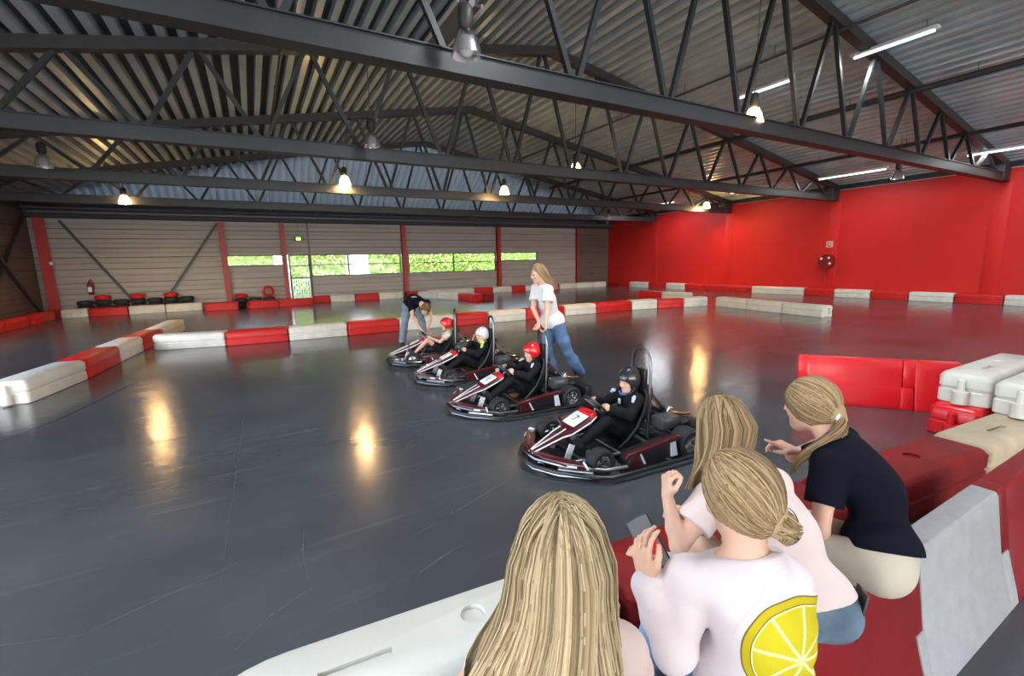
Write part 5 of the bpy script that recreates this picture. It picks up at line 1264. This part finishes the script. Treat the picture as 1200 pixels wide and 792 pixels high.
link('body', body_mesh(J, H4, SG, hs=.88), p); link('t_shirt', shirt_mesh(J, .006, SG, 't_shirt', mat('warm_light_tinted_cotton', (.70, .57, .55), .85, spec=.12, bump=.12, bscale=90), .58, g=.017, hem=-.02, seed=35, amp=.006, freq=38, loose=.006), p)  # white cotton tinted pinkish, standing in for warm lamp light
link('jeans', pants_mesh(J, .007, SG, 'jeans', mat('mid_denim', (.125, .175, .24), .8, spec=.12, noise=.3, nscale=9, bump=.15, bscale=150), 1.85, waist=.05, seed=36), p); link('shoes', shoes_mesh(J, .008, SG, M_shoe), p)
long_hair(p, J['head'], J['hF'], J['U'], .88, M_blond_dark, [(0, .084, .10, .010, 0), (.06, .082, .09, .012, 0), (.13, .075, .075, .02, -.02), (.19, .065, .055, .0, -.045), (.25, .05, .04, -.02, -.06)], 2600, 45, w=.0042, k=14, h=.006)
k = thing('mobile_phone', 'black phone sticking out of the back jeans pocket', 'phone', (1.470, .545, .695)); k.rotation_euler = (math.radians(100), .12, .75)
b = MB(); b.box((0, 0, 0), (.072, .145, .008)); b.build('phone_case', M_black, k, bevel=.004); b = MB(); b.tube([(-.036, .07, 0), (.036, .07, 0), (.036, -.07, 0)], .0035, 6); b.build('bright_edge', M_chrome, k)
# girl in navy
p = person('girl with tied-back hair in navy t-shirt and beige trousers, pointing')
F = (-.35, .94, 0)
J = dict(pelvis=(1.835, .63, .69), mid=(1.905, .690, .865), neck=(1.890, .838, 1.035), head=(1.898, .936, 1.160), F=F, U=(-.06, .12, 1), hF=(-.08, .97, -.18), w=.95,
    shL=(1.785, .800, .985), shR=(2.030, .865, 1.0), elL=(1.680, .760, .775), elR=(2.04, 1.06, .86), wrL=(1.66, .92, .77), wrR=(1.905, .980, .940), hdL=(-.2, .9, -.1), hdR=(-.52, .70, .40), hnL=(.3, 0, -.9), hnR=(-.2, .35, -.9),
    curlL=(.4, .5, .6, .7), curlR=(.05, .8, .95, 1.05), sideL=-1, sideR=1, thR=.6,
    hipL=(1.77, .605, .68), hipR=(1.895, .66, .68), knL=(1.69, .98, .68), knR=(1.84, 1.04, .68), anL=(1.73, 1.05, .08), anR=(1.88, 1.09, .08), toeL=(1.71, 1.16, .035), toeR=(1.86, 1.20, .035))
link('body', body_mesh(J, H4, SG, hs=.89), p); link('t_shirt', shirt_mesh(J, .006, SG, 't_shirt', M_navy, .62, g=.018, hem=-.025, seed=37, freq=36, amp=.005, loose=.004), p)
link('trousers', pants_mesh(J, .007, SG, 'trousers', M_beige, 1.85, g=.018, waist=.06, seed=38, amp=.006), p); link('shoes', shoes_mesh(J, .008, SG, M_shoe), p)
hq_ = lambda x, y, z: headpt(J, .89, x, y, z)
tied_hair(p, J['head'], J['hF'], J['U'], .89, M_blond_dark, (-.05, -.82, -.60), 2600, 47, solid_extra=[(hq_(0, -.095, -.035), hq_(0, -.105, -.06), .033, .028)], w=.0038, h=.006)
tail_locks(p, [hq_(0, -.105, -.045), hq_(-.03, -.13, -.085), hq_(-.10, -.09, -.135), hq_(-.16, .0, -.19), hq_(-.17, .04, -.27)], .026, 130, M_blond_dark, 48, w=.005)
tb = np.array(hq_(0, -.112, -.048)); tu = nv(np.array(hq_(1, 0, 0))-np.array(hq_(0, 0, 0)))
k = MB(); k.tube([tuple(tb+.03*math.cos(a)*tu+.03*math.sin(a)*np.array((0, 0, 1.0))) for a in np.linspace(0, 6.283, 15)[:-1]], .007, 6, closed=True); k.build('hair_tie', M_wedge, p)
